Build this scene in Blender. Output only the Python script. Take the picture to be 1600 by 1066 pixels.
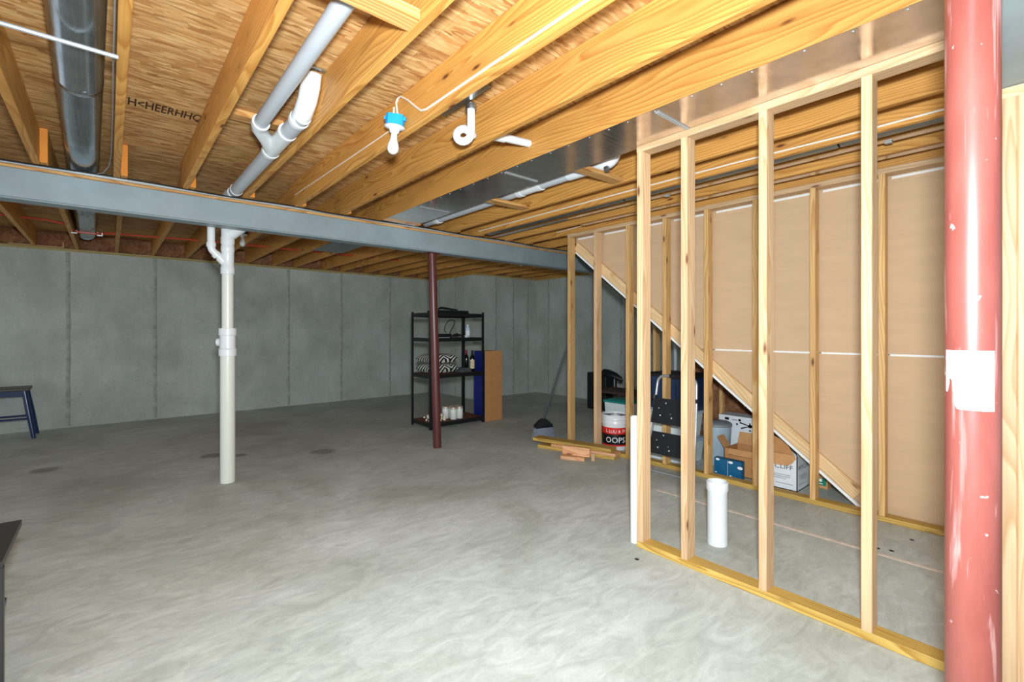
import bpy, math, random
from mathutils import Vector, Matrix
random.seed(7)
for o in list(bpy.data.objects): bpy.data.objects.remove(o, do_unlink=True)
scene = bpy.context.scene
C = scene.collection
R = math.radians
# ------------------------------------------------------------------ camera
CAMH = 1.284; YAW = R(40.72)          # yaw clockwise from +Y (joists run along Y, beam along X)
SY, CY = math.sin(YAW), math.cos(YAW)
cd = bpy.data.cameras.new('camera'); cam = bpy.data.objects.new('camera', cd); C.objects.link(cam)
cam.location = (0, 0, CAMH); cam.rotation_euler = (R(90), 0, -YAW)
cd.sensor_width = 36; cd.lens = 36 * 731.8 / 1600
cd.shift_y = -(533 - 517.5) / 1600; cd.clip_start = 0.05; cd.clip_end = 100
scene.camera = cam
# ------------------------------------------------------------------ light
w = bpy.data.worlds.new('world'); scene.world = w; w.use_nodes = True
bg = w.node_tree.nodes['Background']
bg.inputs[0].default_value = (0.80, 0.90, 1.0, 1); bg.inputs[1].default_value = 1.0
fl = bpy.data.lights.new('camera_flash', 'AREA'); fl.shape = 'DISK'; fl.size = 0.14; fl.energy = 178
fl.color = (0.90, 1.0, 1.07)
flo = bpy.data.objects.new('camera_flash', fl); C.objects.link(flo)
flo.location = (0.03, -0.02, 1.50); flo.rotation_euler = (R(93), 0, -YAW)
scene.view_settings.view_transform = 'Standard'; scene.view_settings.look = 'None'
scene.view_settings.exposure = 0.0; scene.view_settings.gamma = 1; scene.view_settings.use_curve_mapping = False

# ------------------------------------------------------------------ material helpers
def S(r, g, b):
    f = lambda c: ((c / 255 + 0.055) / 1.055) ** 2.4 if c > 10 else c / 255 / 12.92
    return (f(r), f(g), f(b), 1)
class NT:
    def __init__(s, name):
        s.m = bpy.data.materials.new(name); s.m.use_nodes = True
        s.t = s.m.node_tree; s.b = s.t.nodes['Principled BSDF']
    def n(s, typ, ins=None, **kw):
        nd = s.t.nodes.new(typ)
        for k, v in kw.items(): setattr(nd, k, v)
        for k, v in (ins or {}).items():
            if isinstance(v, bpy.types.NodeSocket): s.t.links.new(v, nd.inputs[k])
            else: nd.inputs[k].default_value = v
        return nd
    def math(s, op, a, b=0.0, c=None, clamp=False):
        d = {0: a, 1: b}
        if c is not None: d[2] = c
        return s.n('ShaderNodeMath', d, operation=op, use_clamp=clamp).outputs[0]
    def vm(s, op, a, b): return s.n('ShaderNodeVectorMath', {0: a, 1: b}, operation=op).outputs[0]
    def ramp(s, fac, stops, interp='LINEAR'):
        nd = s.n('ShaderNodeValToRGB', {0: fac}); cr = nd.color_ramp; cr.interpolation = interp
        while len(cr.elements) < len(stops): cr.elements.new(0.5)
        for e, (p, c) in zip(cr.elements, stops): e.position = p; e.color = c
        return nd.outputs[0]
    def mix(s, fac, a, b, mode='MIX'):
        nd = s.n('ShaderNodeMix', data_type='RGBA', blend_type=mode)
        for k, v in ((0, fac), (6, a), (7, b)):
            if isinstance(v, bpy.types.NodeSocket): s.t.links.new(v, nd.inputs[k])
            else: nd.inputs[k].default_value = v
        return nd.outputs[2]
    def mr(s, v, a, b, c=0.0, d=1.0):
        return s.n('ShaderNodeMapRange', {0: v, 1: a, 2: b, 3: c, 4: d}).outputs[0]
    def noise(s, vec, scale, detail=3, rough=.55, dist=0.0):
        return s.n('ShaderNodeTexNoise', {'Vector': vec, 'Scale': scale, 'Detail': detail, 'Roughness': rough, 'Distortion': dist})
    def obj(s): return s.n('ShaderNodeTexCoord').outputs['Object']
    def pos(s): return s.n('ShaderNodeNewGeometry').outputs['Position']
    def rnd(s): return s.n('ShaderNodeObjectInfo').outputs['Random']
    def mp(s, vec, scale=(1, 1, 1), rot=(0, 0, 0), loc=(0, 0, 0)):
        return s.n('ShaderNodeMapping', {'Vector': vec, 'Scale': scale, 'Rotation': rot, 'Location': loc}).outputs[0]
    def set(s, col=None, rough=None, metal=None, spec=None, coat=None):
        for k, v in (('Base Color', col), ('Roughness', rough), ('Metallic', metal), ('Specular IOR Level', spec), ('Coat Weight', coat)):
            if v is None: continue
            if isinstance(v, bpy.types.NodeSocket): s.t.links.new(v, s.b.inputs[k])
            else: s.b.inputs[k].default_value = v
        return s
    def bump(s, h, strength=.3, dist=.01):
        nd = s.n('ShaderNodeBump', {'Height': h, 'Strength': strength, 'Distance': dist})
        s.t.links.new(nd.outputs[0], s.b.inputs['Normal']); return s
MAT = {}
def plain(name, col, rough=.5, metal=0.0, spec=.5, vary=.06, scale=14):
    t = NT(name); nz = t.noise(t.obj(), scale, 4).outputs[0]
    f = t.mr(nz, .3, .7, 1 - vary, 1 + vary)
    c = t.mix(1.0, col, t.n('ShaderNodeCombineColor', {0: f, 1: f, 2: f}).outputs[0], 'MULTIPLY')
    t.set(c, rough, metal, spec); MAT[name] = t.m; return t.m
def wood(name, axis, light, dark, ring=30, knot=1.0, rough=.55, var=.12):
    t = NT(name); o = t.obj(); r = t.rnd()
    i = 'XYZ'.index(axis)
    off = t.n('ShaderNodeCombineXYZ', {0: t.math('MULTIPLY', r, 37.0), 1: t.math('MULTIPLY', r, 23.0), 2: t.math('MULTIPLY', r, 51.0)}).outputs[0]
    p0 = t.vm('ADD', o, off)
    sc = [1, 1, 1]; sc[i] = .16
    p1 = t.mp(p0, tuple(sc))
    nz = t.noise(p1, 3.2, 2).outputs['Color']
    wob = t.vm('MULTIPLY', t.vm('SUBTRACT', nz, (.5, .5, .5)), (.34, .34, .34))
    sc2 = [1, 1, 1]; sc2[i] = .05
    ro = [.06, .06, .06]; ro[i] = 0
    ph = t.n('ShaderNodeCombineXYZ', {0: t.math('MULTIPLY_ADD', r, .16, -.02), 1: t.math('MULTIPLY_ADD', r, .13, .02), 2: t.math('MULTIPLY_ADD', r, -.15, .03)}).outputs[0]
    pr = t.vm('ADD', t.vm('ADD', t.mp(o, tuple(sc2), tuple(ro)), ph), wob)
    wv = t.n('ShaderNodeTexWave', {'Vector': pr, 'Scale': ring, 'Distortion': 2.6, 'Detail': 2.0, 'Detail Scale': .7}, wave_type='RINGS', rings_direction=axis, wave_profile='SAW').outputs['Fac']
    g = t.ramp(wv, [(0, light), (.55, tuple(.55 * a + .45 * b for a, b in zip(light, dark))), (.86, dark), (1, light)])
    sf = [130, 130, 130]; sf[i] = 3
    fib = t.noise(t.mp(p0, tuple(sf)), 1.0, 2).outputs[0]
    f2 = t.mr(fib, .3, .7, .90, 1.08)
    sl = [5, 5, 5]; sl[i] = 1.1
    bl = t.mr(t.noise(t.mp(p0, tuple(sl)), 1.0, 2).outputs[0], .3, .7, .90, 1.08)
    vv = t.math('MULTIPLY', t.math('MULTIPLY', f2, bl), t.mr(t.n('ShaderNodeTexWhiteNoise', {'W': t.math('MULTIPLY', r, 97.0)}, noise_dimensions='1D').outputs[0], 0, 1, 1 - var, 1 + var * .6))
    col = t.mix(1.0, g, t.n('ShaderNodeCombineColor', {0: vv, 1: vv, 2: vv}).outputs[0], 'MULTIPLY')
    sk = [8.5, 8.5, 8.5]; sk[i] = 2.6
    vo = t.n('ShaderNodeTexVoronoi', {'Vector': t.mp(p0, tuple(sk)), 'Scale': 1.0, 'Randomness': 1.0}).outputs['Distance']
    k1 = t.mr(vo, .045, .11, knot, 0); k2 = t.mr(vo, .10, .30, .35 * knot, 0)
    col = t.mix(k2, col, tuple(.8 * d for d in dark[:3]) + (1,))
    col = t.mix(k1, col, S(96, 48, 24))
    t.set(col, rough, 0, .35); t.bump(fib, .12, .002)
    MAT[name] = t.m; return t.m
JL, JD = S(214, 158, 82), S(184, 122, 54)
wood('joist_pine', 'Y', JL, JD, 17)
wood('joist_pine_x', 'X', S(216, 168, 104), S(180, 120, 60), 17)
wood('stud_pine', 'Z', S(216, 182, 142), S(196, 152, 108), 15, .9)
wood('stud_warm', 'Z', S(226, 184, 124), S(198, 146, 84), 15, .9)
wood('plate_pine', 'Y', S(216, 182, 142), S(198, 158, 114), 15, .8)
wood('treated_y', 'Y', S(206, 172, 92), S(166, 122, 48), 20, .4)
wood('treated_x', 'X', S(196, 178, 116), S(150, 128, 66), 26, .4)
wood('cut_block', 'Y', S(226, 176, 132), S(204, 142, 98), 18, .8)
wood('stringer_pine', 'Y', S(232, 200, 154), S(210, 168, 112), 16, .8)

def osb():
    t = NT('osb'); p = t.pos()
    nz = t.noise(p, 5.0, 3).outputs['Color']
    d = t.vm('MULTIPLY', t.vm('SUBTRACT', nz, (.5, .5, .5)), (.10, .045, .1))
    q = t.vm('ADD', p, d)
    lay = []
    for rot, sx, sy in ((.05, 9, 52), (-.30, 11, 60), (.35, 10, 50), (1.1, 14, 40)):
        v = t.n('ShaderNodeTexVoronoi', {'Vector': t.mp(q, (sx, sy, 1), (0, 0, rot), (rot * 7, rot * 3, 0)), 'Scale': 1.0, 'Randomness': 1.0}, voronoi_dimensions='2D')
        lay.append((t.n('ShaderNodeSeparateColor', {0: v.outputs['Color']}).outputs, v.outputs['Distance']))
    st = [(0, S(158, 104, 56)), (.2, S(184, 134, 78)), (.6, S(204, 158, 100)), (1, S(222, 182, 126))]
    c = t.ramp(lay[0][0][0], st)
    for k, th in ((1, .55), (2, .6), (3, .86)):
        c = t.mix(t.math('MULTIPLY', t.math('GREATER_THAN', lay[k][0][1], th), .85), c, t.ramp(lay[k][0][0], st))
    fib = t.noise(t.mp(q, (10, 130, 1), (0, 0, .05)), 1.0, 3).outputs[0]
    f = t.math('MULTIPLY', t.mr(fib, .3, .7, .88, 1.1), t.mr(lay[1][1], .3, .8, 1.02, .9))
    crack = t.noise(t.mp(q, (7, 46, 1), (0, 0, .02)), 1.0, 4, .6).outputs[0]
    f = t.math('MULTIPLY', f, t.mr(crack, .26, .36, .62, 1.0))
    band = t.mr(t.noise(t.mp(p, (.5, 2.4, 1)), 1.0, 2).outputs[0], .35, .65, .9, 1.08)
    f = t.math('MULTIPLY', f, band)
    c = t.mix(1.0, c, t.n('ShaderNodeCombineColor', {0: f, 1: f, 2: f}).outputs[0], 'MULTIPLY')
    t.set(c, .65, 0, .3); t.bump(lay[0][0][1], .25, .003); MAT['osb'] = t.m
osb()
def concrete_floor():
    t = NT('concrete_floor'); p = t.pos()
    n1 = t.noise(p, 1.1, 5, .6, .8).outputs[0]
    n2 = t.noise(t.mp(p, (1.3, 3.2, 1), (0, 0, .5)), 3.4, 6, .68, 1.6).outputs[0]
    n3 = t.noise(p, 60, 3).outputs[0]
    c = t.ramp(n1, [(.3, S(168, 171, 160)), (.5, S(186, 190, 182)), (.72, S(202, 206, 200))])
    f = t.math('MULTIPLY', t.mr(n2, .34, .66, .82, 1.1), t.mr(n3, .3, .7, .96, 1.04))
    c = t.mix(1.0, c, t.n('ShaderNodeCombineColor', {0: f, 1: f, 2: f}).outputs[0], 'MULTIPLY')
    warp = t.vm('ADD', p, t.vm('MULTIPLY', t.vm('SUBTRACT', t.noise(p, 9, 3).outputs['Color'], (.5, .5, .5)), (.12, .12, 0)))
    for x, y, rr in ((1.73, 5.09, .15), (-.45, 6.09, .13), (.80, 5.68, .13), (1.02, 5.5, .08)):   # dried spills on the slab
        dd = t.n('ShaderNodeVectorMath', {0: warp, 1: (x, y, 0)}, operation='DISTANCE').outputs['Value']
        c = t.mix(t.mr(dd, rr * .55, rr, .55, 0), c, S(70, 66, 56))
    t.set(c, t.mr(n2, .3, .7, .5, .72), 0, .35); t.bump(n2, .18, .01); MAT['concrete_floor'] = t.m
concrete_floor()
def concrete_wall():
    t = NT('concrete_wall'); p = t.pos()
    n1 = t.noise(t.mp(p, (1, 1, .8)), 1.3, 5, .6, .4).outputs[0]
    st = t.noise(t.mp(p, (3.2, 3.2, .4)), 1.0, 4, .6).outputs[0]
    n3 = t.noise(p, 30, 4, .7).outputs[0]
    c = t.ramp(n1, [(.3, S(158, 162, 153)), (.5, S(178, 183, 175)), (.7, S(194, 199, 192))])
    f = t.math('MULTIPLY', t.mr(st, .3, .7, .93, 1.05), t.mr(n3, .3, .7, .93, 1.06))
    c = t.mix(1.0, c, t.n('ShaderNodeCombineColor', {0: f, 1: f, 2: f}).outputs[0], 'MULTIPLY')
    vo = t.n('ShaderNodeTexVoronoi', {'Vector': p, 'Scale': 7.0}).outputs['Distance']
    c = t.mix(t.mr(vo, .03, .07, .6, 0), c, S(72, 74, 70))
    t.set(c, .8, 0, .25); t.bump(n3, .25, .008); MAT['concrete_wall'] = t.m
concrete_wall()
plain('concrete_seam', S(160, 164, 157), .85, 0, .2, .3, 9)
plain('beam_paint', S(138, 152, 156), .42, 0, .45, .08, 5)
plain('steel_edge', S(150, 156, 160), .4, .3)
def red_oxide(name, a, b, scr):
    t = NT(name); o = t.obj()
    n1 = t.noise(t.mp(o, (1, 1, .25)), 12, 4).outputs[0]
    c = t.ramp(n1, [(.35, a), (.65, b)])
    n2 = t.noise(t.mp(o, (30, 30, 2.2)), 1.0, 4, .6, .6).outputs[0]
    c = t.mix(t.mr(n2, .57, .68, 0, scr), c, S(206, 168, 164))
    n3 = t.noise(o, 26, 3).outputs[0]
    c = t.mix(t.mr(n3, .68, .71, 0, scr), c, S(200, 178, 174))
    t.set(c, .34, 0, .5); MAT[name] = t.m
red_oxide('red_oxide', S(116, 58, 51), S(134, 72, 63), .55)
red_oxide('red_oxide_dark', S(82, 38, 35), S(94, 45, 41), .10)
plain('pvc', S(220, 222, 222), .3, 0, .5, .02)
plain('pvc_grey', S(186, 190, 194), .35, 0, .5, .02)
plain('pvc_cream', S(216, 216, 204), .32, 0, .5, .02)
plain('white_plastic', S(222, 222, 222), .3, 0, .5, .02)
def bulb():
    t = NT('bulb_glass'); t.set(S(218, 218, 214), .18, 0, .5); t.b.inputs['Transmission Weight'].default_value = .12
    MAT['bulb_glass'] = t.m
bulb()
plain('blue_plastic', S(20, 150, 222), .4)
plain('deep_blue', S(18, 52, 110), .35)
plain('stool_blue', S(16, 44, 86), .22, 0, .6)
plain('stool_top', S(92, 88, 80), .5)
plain('tote_blue', S(24, 46, 78), .35)
plain('carton_blue', S(10, 28, 112), .45)
plain('box_blue', S(8, 92, 132), .45)
plain('cardboard', S(186, 134, 84), .75, 0, .2, .08)
plain('cardboard_pale', S(204, 152, 102), .75, 0, .2, .08)
plain('white_card', S(226, 230, 232), .6, 0, .3, .03)
plain('black_metal', S(18, 18, 20), .45, 0, .5)
plain('black_plastic', S(24, 25, 27), .5, 0, .4)
plain('black_gloss', S(16, 18, 20), .2, 0, .5)
plain('black_print', S(28, 28, 30), .7, 0, .2)
plain('grey_print', S(120, 122, 124), .7, 0, .2)
plain('white_print', S(236, 236, 236), .6, 0, .2)
plain('shelf_board', S(120, 72, 46), .7, 0, .2, .2)
plain('table_black', S(44, 42, 42), .3, 0, .5)
plain('red_label', S(214, 40, 28), .4)
plain('black_label', S(20, 20, 22), .4)
plain('grey_plastic', S(132, 138, 142), .45)
plain('pale_blue_plastic', S(166, 184, 196), .35)
plain('teal_plastic', S(20, 128, 118), .45)
plain('green_print', S(22, 122, 92), .5)
plain('clear_bin', S(214, 222, 220), .2)
plain('yellow_plastic', S(232, 180, 40), .4)
plain('pex_red', S(196, 70, 44), .35)
plain('black_cable', S(16, 16, 18), .5)
plain('white_cable', S(228, 220, 206), .4)
plain('aluminium', S(186, 190, 192), .3, .7)
plain('bristle_grey', S(120, 126, 136), .8, 0, .2, .2, 60)
plain('caulk_tan', S(222, 204, 186), .7, 0, .2, .15, 20)
plain('galv_light', S(176, 180, 180), .4, .3)
plain('end_grain', S(214, 136, 58), .7, 0, .2)
plain('bench_brown', S(62, 44, 38), .6)
plain('handle_grey', S(74, 78, 80), .35)
plain('bar_grey', S(150, 154, 156), .35, .2)
plain('stamp_ink', S(74, 50, 32), .8, 0, .2, .4, 40)
plain('dark_hole', S(26, 26, 26), .8)
plain('gypsum_white', S(236, 234, 228), .7, 0, .2)
plain('stair_dark', S(16, 16, 17), .7)
plain('wine_glass', S(14, 18, 14), .12)
plain('red_foil', S(150, 20, 50), .3, .2)
plain('paper_label', S(226, 210, 168), .6)
plain('jar_white', S(224, 226, 218), .3)
plain('jar_lid', S(196, 176, 158), .4, .3)
plain('cotton', S(232, 224, 200), .8)
plain('twig', S(110, 74, 48), .8)
plain('charcoal_cloth', S(88, 90, 92), .85, 0, .1, .2)
plain('clear_bottle', S(186, 212, 226), .1)
plain('sticker_white', S(240, 240, 240), .45, 0, .3, .01)
plain('string_white', S(230, 226, 218), .6)
def drywall():
    t = NT('drywall_tan'); p = t.pos()
    f = t.mr(t.noise(t.mp(p, (1, 1.6, 9)), 2.0, 4).outputs[0], .3, .7, .95, 1.04)
    c = t.mix(1.0, S(204, 172, 136), t.n('ShaderNodeCombineColor', {0: f, 1: f, 2: f}).outputs[0], 'MULTIPLY')
    t.set(c, .8, 0, .2); MAT['drywall_tan'] = t.m
drywall()
def galv(name, col, rough, axis):
    t = NT(name); o = t.obj(); sc = [60, 60, 60]; sc['XYZ'.index(axis)] = 2
    n = t.noise(t.mp(o, tuple(sc)), 1.0, 2).outputs[0]
    sp = t.noise(o, 9, 4).outputs[0]
    f = t.mr(sp, .3, .7, .86, 1.1)
    c = t.mix(1.0, col, t.n('ShaderNodeCombineColor', {0: f, 1: f, 2: f}).outputs[0], 'MULTIPLY')
    t.set(c, t.mr(n, .3, .7, rough * .75, rough * 1.3), .95, .5); t.bump(n, .05, .001); MAT[name] = t.m
galv('galvanised', S(178, 186, 190), .26, 'Y')
galv('sheet_metal', S(226, 216, 210), .17, 'X')
galv('galv_dull', S(150, 158, 160), .4, 'Y')
def insul():
    t = NT('insulation'); o = t.obj()
    n = t.noise(o, 9, 6, .7, .8).outputs[0]
    t.set(t.ramp(n, [(.3, S(94, 60, 40)), (.55, S(148, 104, 74)), (.75, S(188, 144, 110))]), .95, 0, .1); t.bump(n, .6, .02); MAT['insulation'] = t.m
insul()
def pillow_mat():
    t = NT('pillow_pattern'); o = t.obj()
    s = t.n('ShaderNodeSeparateXYZ', {0: o}).outputs
    zig = t.math('PINGPONG', s[0], .10)
    ph = t.math('ADD', t.math('MULTIPLY', zig, 1.0), t.math('ADD', s[1], s[2]))
    st = t.math('GREATER_THAN', t.math('FRACT', t.math('MULTIPLY', ph, 17.0)), .5)
    t.set(t.mix(st, S(36, 36, 38), S(206, 204, 198)), .85, 0, .1); MAT['pillow_pattern'] = t.m
pillow_mat()
def speckled():
    t = NT('step_rubber'); o = t.obj()
    vo = t.n('ShaderNodeTexVoronoi', {'Vector': o, 'Scale': 19.0}).outputs['Distance']
    t.set(t.mix(t.mr(vo, .10, .15, .9, 0), S(24, 24, 26), S(220, 222, 216)), .55, 0, .4); MAT['step_rubber'] = t.m
speckled()

# ------------------------------------------------------------------ geometry helpers
def tag(o, label=None, cat=None, group=None, kind=None):
    for k, v in (('label', label), ('category', cat), ('group', group), ('kind', kind)):
        if v: o[k] = v
    return o
def empty(name, loc=(0, 0, 0), rz=0, **kw):
    o = bpy.data.objects.new(name, None); C.objects.link(o); o.empty_display_size = .1
    o.location = loc; o.rotation_euler = (0, 0, rz); return tag(o, **kw)
class MB:
    def __init__(s): s.v = []; s.f = []; s.mi = []; s.cur = 0
    def add(s, vs, fs):
        b = len(s.v); s.v += [tuple(v) for v in vs]
        for f in fs: s.f.append([b + i for i in f]); s.mi.append(s.cur)
        return s
    def box(s, x0, x1, y0, y1, z0, z1):
        v = [(x0, y0, z0), (x1, y0, z0), (x1, y1, z0), (x0, y1, z0), (x0, y0, z1), (x1, y0, z1), (x1, y1, z1), (x0, y1, z1)]
        return s.add(v, [(3, 2, 1, 0), (4, 5, 6, 7), (0, 1, 5, 4), (1, 2, 6, 5), (2, 3, 7, 6), (3, 0, 4, 7)])
    def board(s, x0, x1, y0, y1, z0, z1, axis='Y', c=.003):
        """box with chamfered long edges"""
        i = 'XYZ'.index(axis); lo = [x0, y0, z0]; hi = [x1, y1, z1]
        a, b = [(1, 2), (2, 0), (0, 1)][i]
        ra0, ra1, rb0, rb1 = lo[a], hi[a], lo[b], hi[b]
        ring = [(ra0 + c, rb0), (ra1 - c, rb0), (ra1, rb0 + c), (ra1, rb1 - c), (ra1 - c, rb1), (ra0 + c, rb1), (ra0, rb1 - c), (ra0, rb0 + c)]
        vs = []
        for e in (lo[i], hi[i]):
            for p, q in ring:
                v = [0, 0, 0]; v[i] = e; v[a] = p; v[b] = q; vs.append(v)
        fs = [list(range(7, -1, -1)), list(range(8, 16))] + [(k, (k + 1) % 8, 8 + (k + 1) % 8, 8 + k) for k in range(8)]
        return s.add(vs, fs)
    def beam(s, p, q, wd, ht, up=(0, 0, 1)):
        """rectangular bar from p to q, wd across, ht along up"""
        p, q = Vector(p), Vector(q); d = (q - p).normalized(); sd = d.cross(Vector(up)).normalized(); u = sd.cross(d)
        vs = []
        for e in (p, q):
            for a, b in ((-1, -1), (1, -1), (1, 1), (-1, 1)): vs.append(e + sd * a * wd / 2 + u * b * ht / 2)
        return s.add(vs, [(0, 1, 2, 3), (7, 6, 5, 4), (0, 4, 5, 1), (1, 5, 6, 2), (2, 6, 7, 3), (3, 7, 4, 0)])
    def tube(s, pts, r, n=10, cap=True, hollow=0):
        pts = [Vector(p) for p in pts]; rs = r if isinstance(r, (list, tuple)) else [r] * len(pts)
        up = None; b = len(s.v); vs = []
        for i, p in enumerate(pts):
            d = (pts[min(i + 1, len(pts) - 1)] - pts[max(i - 1, 0)]).normalized()
            if up is None:
                up = d.cross(Vector((0, 0, 1)) if abs(d.z) < .9 else Vector((1, 0, 0))).normalized()
            up = (up - d * up.dot(d)).normalized(); sd = d.cross(up)
            for k in range(n):
                a = 2 * math.pi * k / n; vs.append(p + (up * math.cos(a) + sd * math.sin(a)) * rs[i])
        fs = []
        for i in range(len(pts) - 1):
            for k in range(n):
                k2 = (k + 1) % n; fs.append((i * n + k, i * n + k2, (i + 1) * n + k2, (i + 1) * n + k))
        if cap: fs += [list(range(n - 1, -1, -1)), [(len(pts) - 1) * n + k for k in range(n)]]
        return s.add(vs, fs)
    def lathe(s, prof, c=(0, 0, 0), n=24, axis=None):
        """prof = [(r, z)...] revolved about +Z at c (or about axis)"""
        q = Vector((0, 0, 1)).rotation_difference(Vector(axis)) if axis else None
        vs = []
        for r, z in prof:
            for k in range(n):
                a = 2 * math.pi * k / n; v = Vector((max(r, 1e-4) * math.cos(a), max(r, 1e-4) * math.sin(a), z))
                vs.append((q @ v if q else v) + Vector(c))
        fs = [(i * n + k, i * n + (k + 1) % n, (i + 1) * n + (k + 1) % n, (i + 1) * n + k) for i in range(len(prof) - 1) for k in range(n)]
        return s.add(vs, fs)
    def prism(s, poly, ax, a0, a1):
        """extrude polygon given in the two other axes along axis ax"""
        i = 'XYZ'.index(ax); n = len(poly); vs = []
        for e in (a0, a1):
            for p, q in poly:
                v = [p, q]; v.insert(i, e); vs.append(v)
        return s.add(vs, [list(range(n)), list(range(2 * n - 1, n - 1, -1))] + [(k, n + k, n + (k + 1) % n, (k + 1) % n) for k in range(n)])
    def build(s, name, mat, parent=None, smooth=False, **kw):
        vs = [Vector(v) for v in s.v]
        c = Vector([(min(v[i] for v in vs) + max(v[i] for v in vs)) / 2 for i in range(3)])
        me = bpy.data.meshes.new(name); me.from_pydata([v - c for v in vs], [], s.f)
        for m in (mat if isinstance(mat, (list, tuple)) else [mat]): me.materials.append(MAT[m])
        if max(s.mi or [0]): me.polygons.foreach_set('material_index', s.mi)
        me.validate(); me.update()
        import bmesh
        bm = bmesh.new(); bm.from_mesh(me); bmesh.ops.recalc_face_normals(bm, faces=bm.faces); bm.to_mesh(me); bm.free()
        if smooth:
            me.polygons.foreach_set('use_smooth', [True] * len(me.polygons)); me.set_sharp_from_angle(angle=R(40))
        o = bpy.data.objects.new(name, me); C.objects.link(o)
        o.location = c
        if parent: o.parent = parent
        return tag(o, **kw)
def L(parent, *p):
    """world point -> parent's local frame (parents here carry only location and z-rotation)"""
    v = Vector(p) - parent.location; a = -parent.rotation_euler.z
    return (v.x * math.cos(a) - v.y * math.sin(a), v.x * math.sin(a) + v.y * math.cos(a), v.z)
class PB(MB):
    """MB fed with world coordinates, built into a parent that is only translated"""
    def build(s, name, mat, parent=None, smooth=False, **kw):
        if parent:
            q = parent.location; pp = parent.parent
            while pp: q = q + pp.location; pp = pp.parent
            s.v = [tuple(Vector(v) - q) for v in s.v]
        return MB.build(s, name, mat, parent, smooth, **kw)
def arc(c, r, a0, a1, ax0, ax1, n=8):
    c, ax0, ax1 = Vector(c), Vector(ax0), Vector(ax1)
    return [c + ax0 * r * math.cos(a0 + (a1 - a0) * i / n) + ax1 * r * math.sin(a0 + (a1 - a0) * i / n) for i in range(n + 1)]
def text2d(body, size):
    cu = bpy.data.curves.new('txt', 'FONT'); cu.body = body; cu.size = size; cu.resolution_u = 2
    ob = bpy.data.objects.new('txt', cu); C.objects.link(ob)
    me = ob.to_mesh(); vs = [(v.co.x, v.co.y) for v in me.vertices]; fs = [list(p.vertices) for p in me.polygons]
    ob.to_mesh_clear(); bpy.data.objects.remove(ob); bpy.data.curves.remove(cu)
    return vs, fs
def put_text(mb, body, size, fn):
    vs, fs = text2d(body, size); mb.add([fn(x, y) for x, y in vs], fs)
    return max(v[0] for v in vs) if vs else 0

# ================================================================== SETTING
JB = 2.381; JT = 2.604               # joist bottom and top
# ---- floor
floor = PB().box(-3.6, 7.0, -2.6, 8.7, -.12, 0).build('floor', 'concrete_floor', kind='structure')
PB().board(3.346, 3.374, -1.2, 2.10, 0, .0025, 'Y', .001).build('joint_strip', 'caulk_tan', floor)
for x, y in ((3.442, .689), (3.465, .627), (3.74, .578), (2.252, 1.539)):
    PB().lathe([(0, .0012), (.011, .0012), (.013, 0)], (x, y, 0), 10).build('anchor_hole', 'dark_hole', floor)
# ---- concrete walls
RY = 8.58; JX = 5.2; RY2 = 7.17; RX = 6.85; WT = 2.345
def seam(parent, x, y, nx, ny):
    m = PB(); n = 14; pts = []
    for i in range(n + 1):
        z = .02 + (WT - .03) * i / n; wv = random.uniform(-.004, .004); pts.append((z, wv, random.uniform(.006, .011)))
    vs = []
    for z, wv, h in pts:
        for a, b in ((-.030, -.002), (-.006, h * .6), (.006, h * .6), (.030, -.002)):
            vs.append((x + (a + wv) * ny + nx * b, y + (a + wv) * nx + ny * b, z))
    m.add(vs, [(i * 4 + k, i * 4 + k + 1, i * 4 + k + 5, i * 4 + k + 4) for i in range(n) for k in range(3)])
    m.build('form_seam', 'concrete_seam', parent)
wr = PB().box(-3.6, JX + .2, RY, RY + .2, 0, WT).build('wall_rear', 'concrete_wall', kind='structure')
for x in (-3.15, -2.25, -1.33, -.41, .51, 1.42, 2.33, 3.24, 4.2): seam(wr, x, RY, 0, -1)
wj = PB().box(JX, JX + .2, RY2, RY, 0, WT).build('wall_jog', 'concrete_wall', kind='structure')
for y in (8.35, 7.75): seam(wj, JX, y, -1, 0)
wr2 = PB().box(JX + .2, RX, RY2, RY2 + .2, 0, WT).build('wall_recess', 'concrete_wall', kind='structure')
for x in (5.75, 6.2, 6.6): seam(wr2, x, RY2, 0, -1)
wg = PB().box(RX, RX + .2, -2.6, RY2 + .2, 0, WT).build('wall_right', 'concrete_wall', kind='structure')
for y in (6.8, 6.2, 5.6, 5.0, 4.4, 3.8): seam(wg, RX, y, -1, 0)
# sill plates on the concrete
PB().board(-3.6, JX + .14, RY - .004, RY + .136, WT, WT + .037, 'X').build('trim_1', 'treated_x', kind='structure')
PB().board(JX - .004, JX + .136, RY2 - .004, RY - .006, WT, WT + .037, 'Y').build('trim_2', 'treated_y', kind='structure')
PB().board(JX + .137, RX, RY2 - .004, RY2 + .136, WT, WT + .037, 'X').build('trim_3', 'treated_x', kind='structure')
PB().board(RX - .004, RX + .136, -2.6, RY2 - .006, WT, WT + .037, 'Y').build('trim_4', 'treated_y', kind='structure')
PB().box(-3.6, JX + .16, RY + .10, RY + .138, WT + .038, JT).build('trim_5', 'joist_pine_x', kind='structure')
PB().box(JX + .16, RX + .1, RY2 + .10, RY2 + .138, WT + .038, JT).build('trim_6', 'joist_pine_x', kind='structure')
PB().box(RX + .05, RX + .088, -2.6, RY2 + .09, WT + .038, JT).build('trim_7', 'joist_pine', kind='structure')
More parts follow.
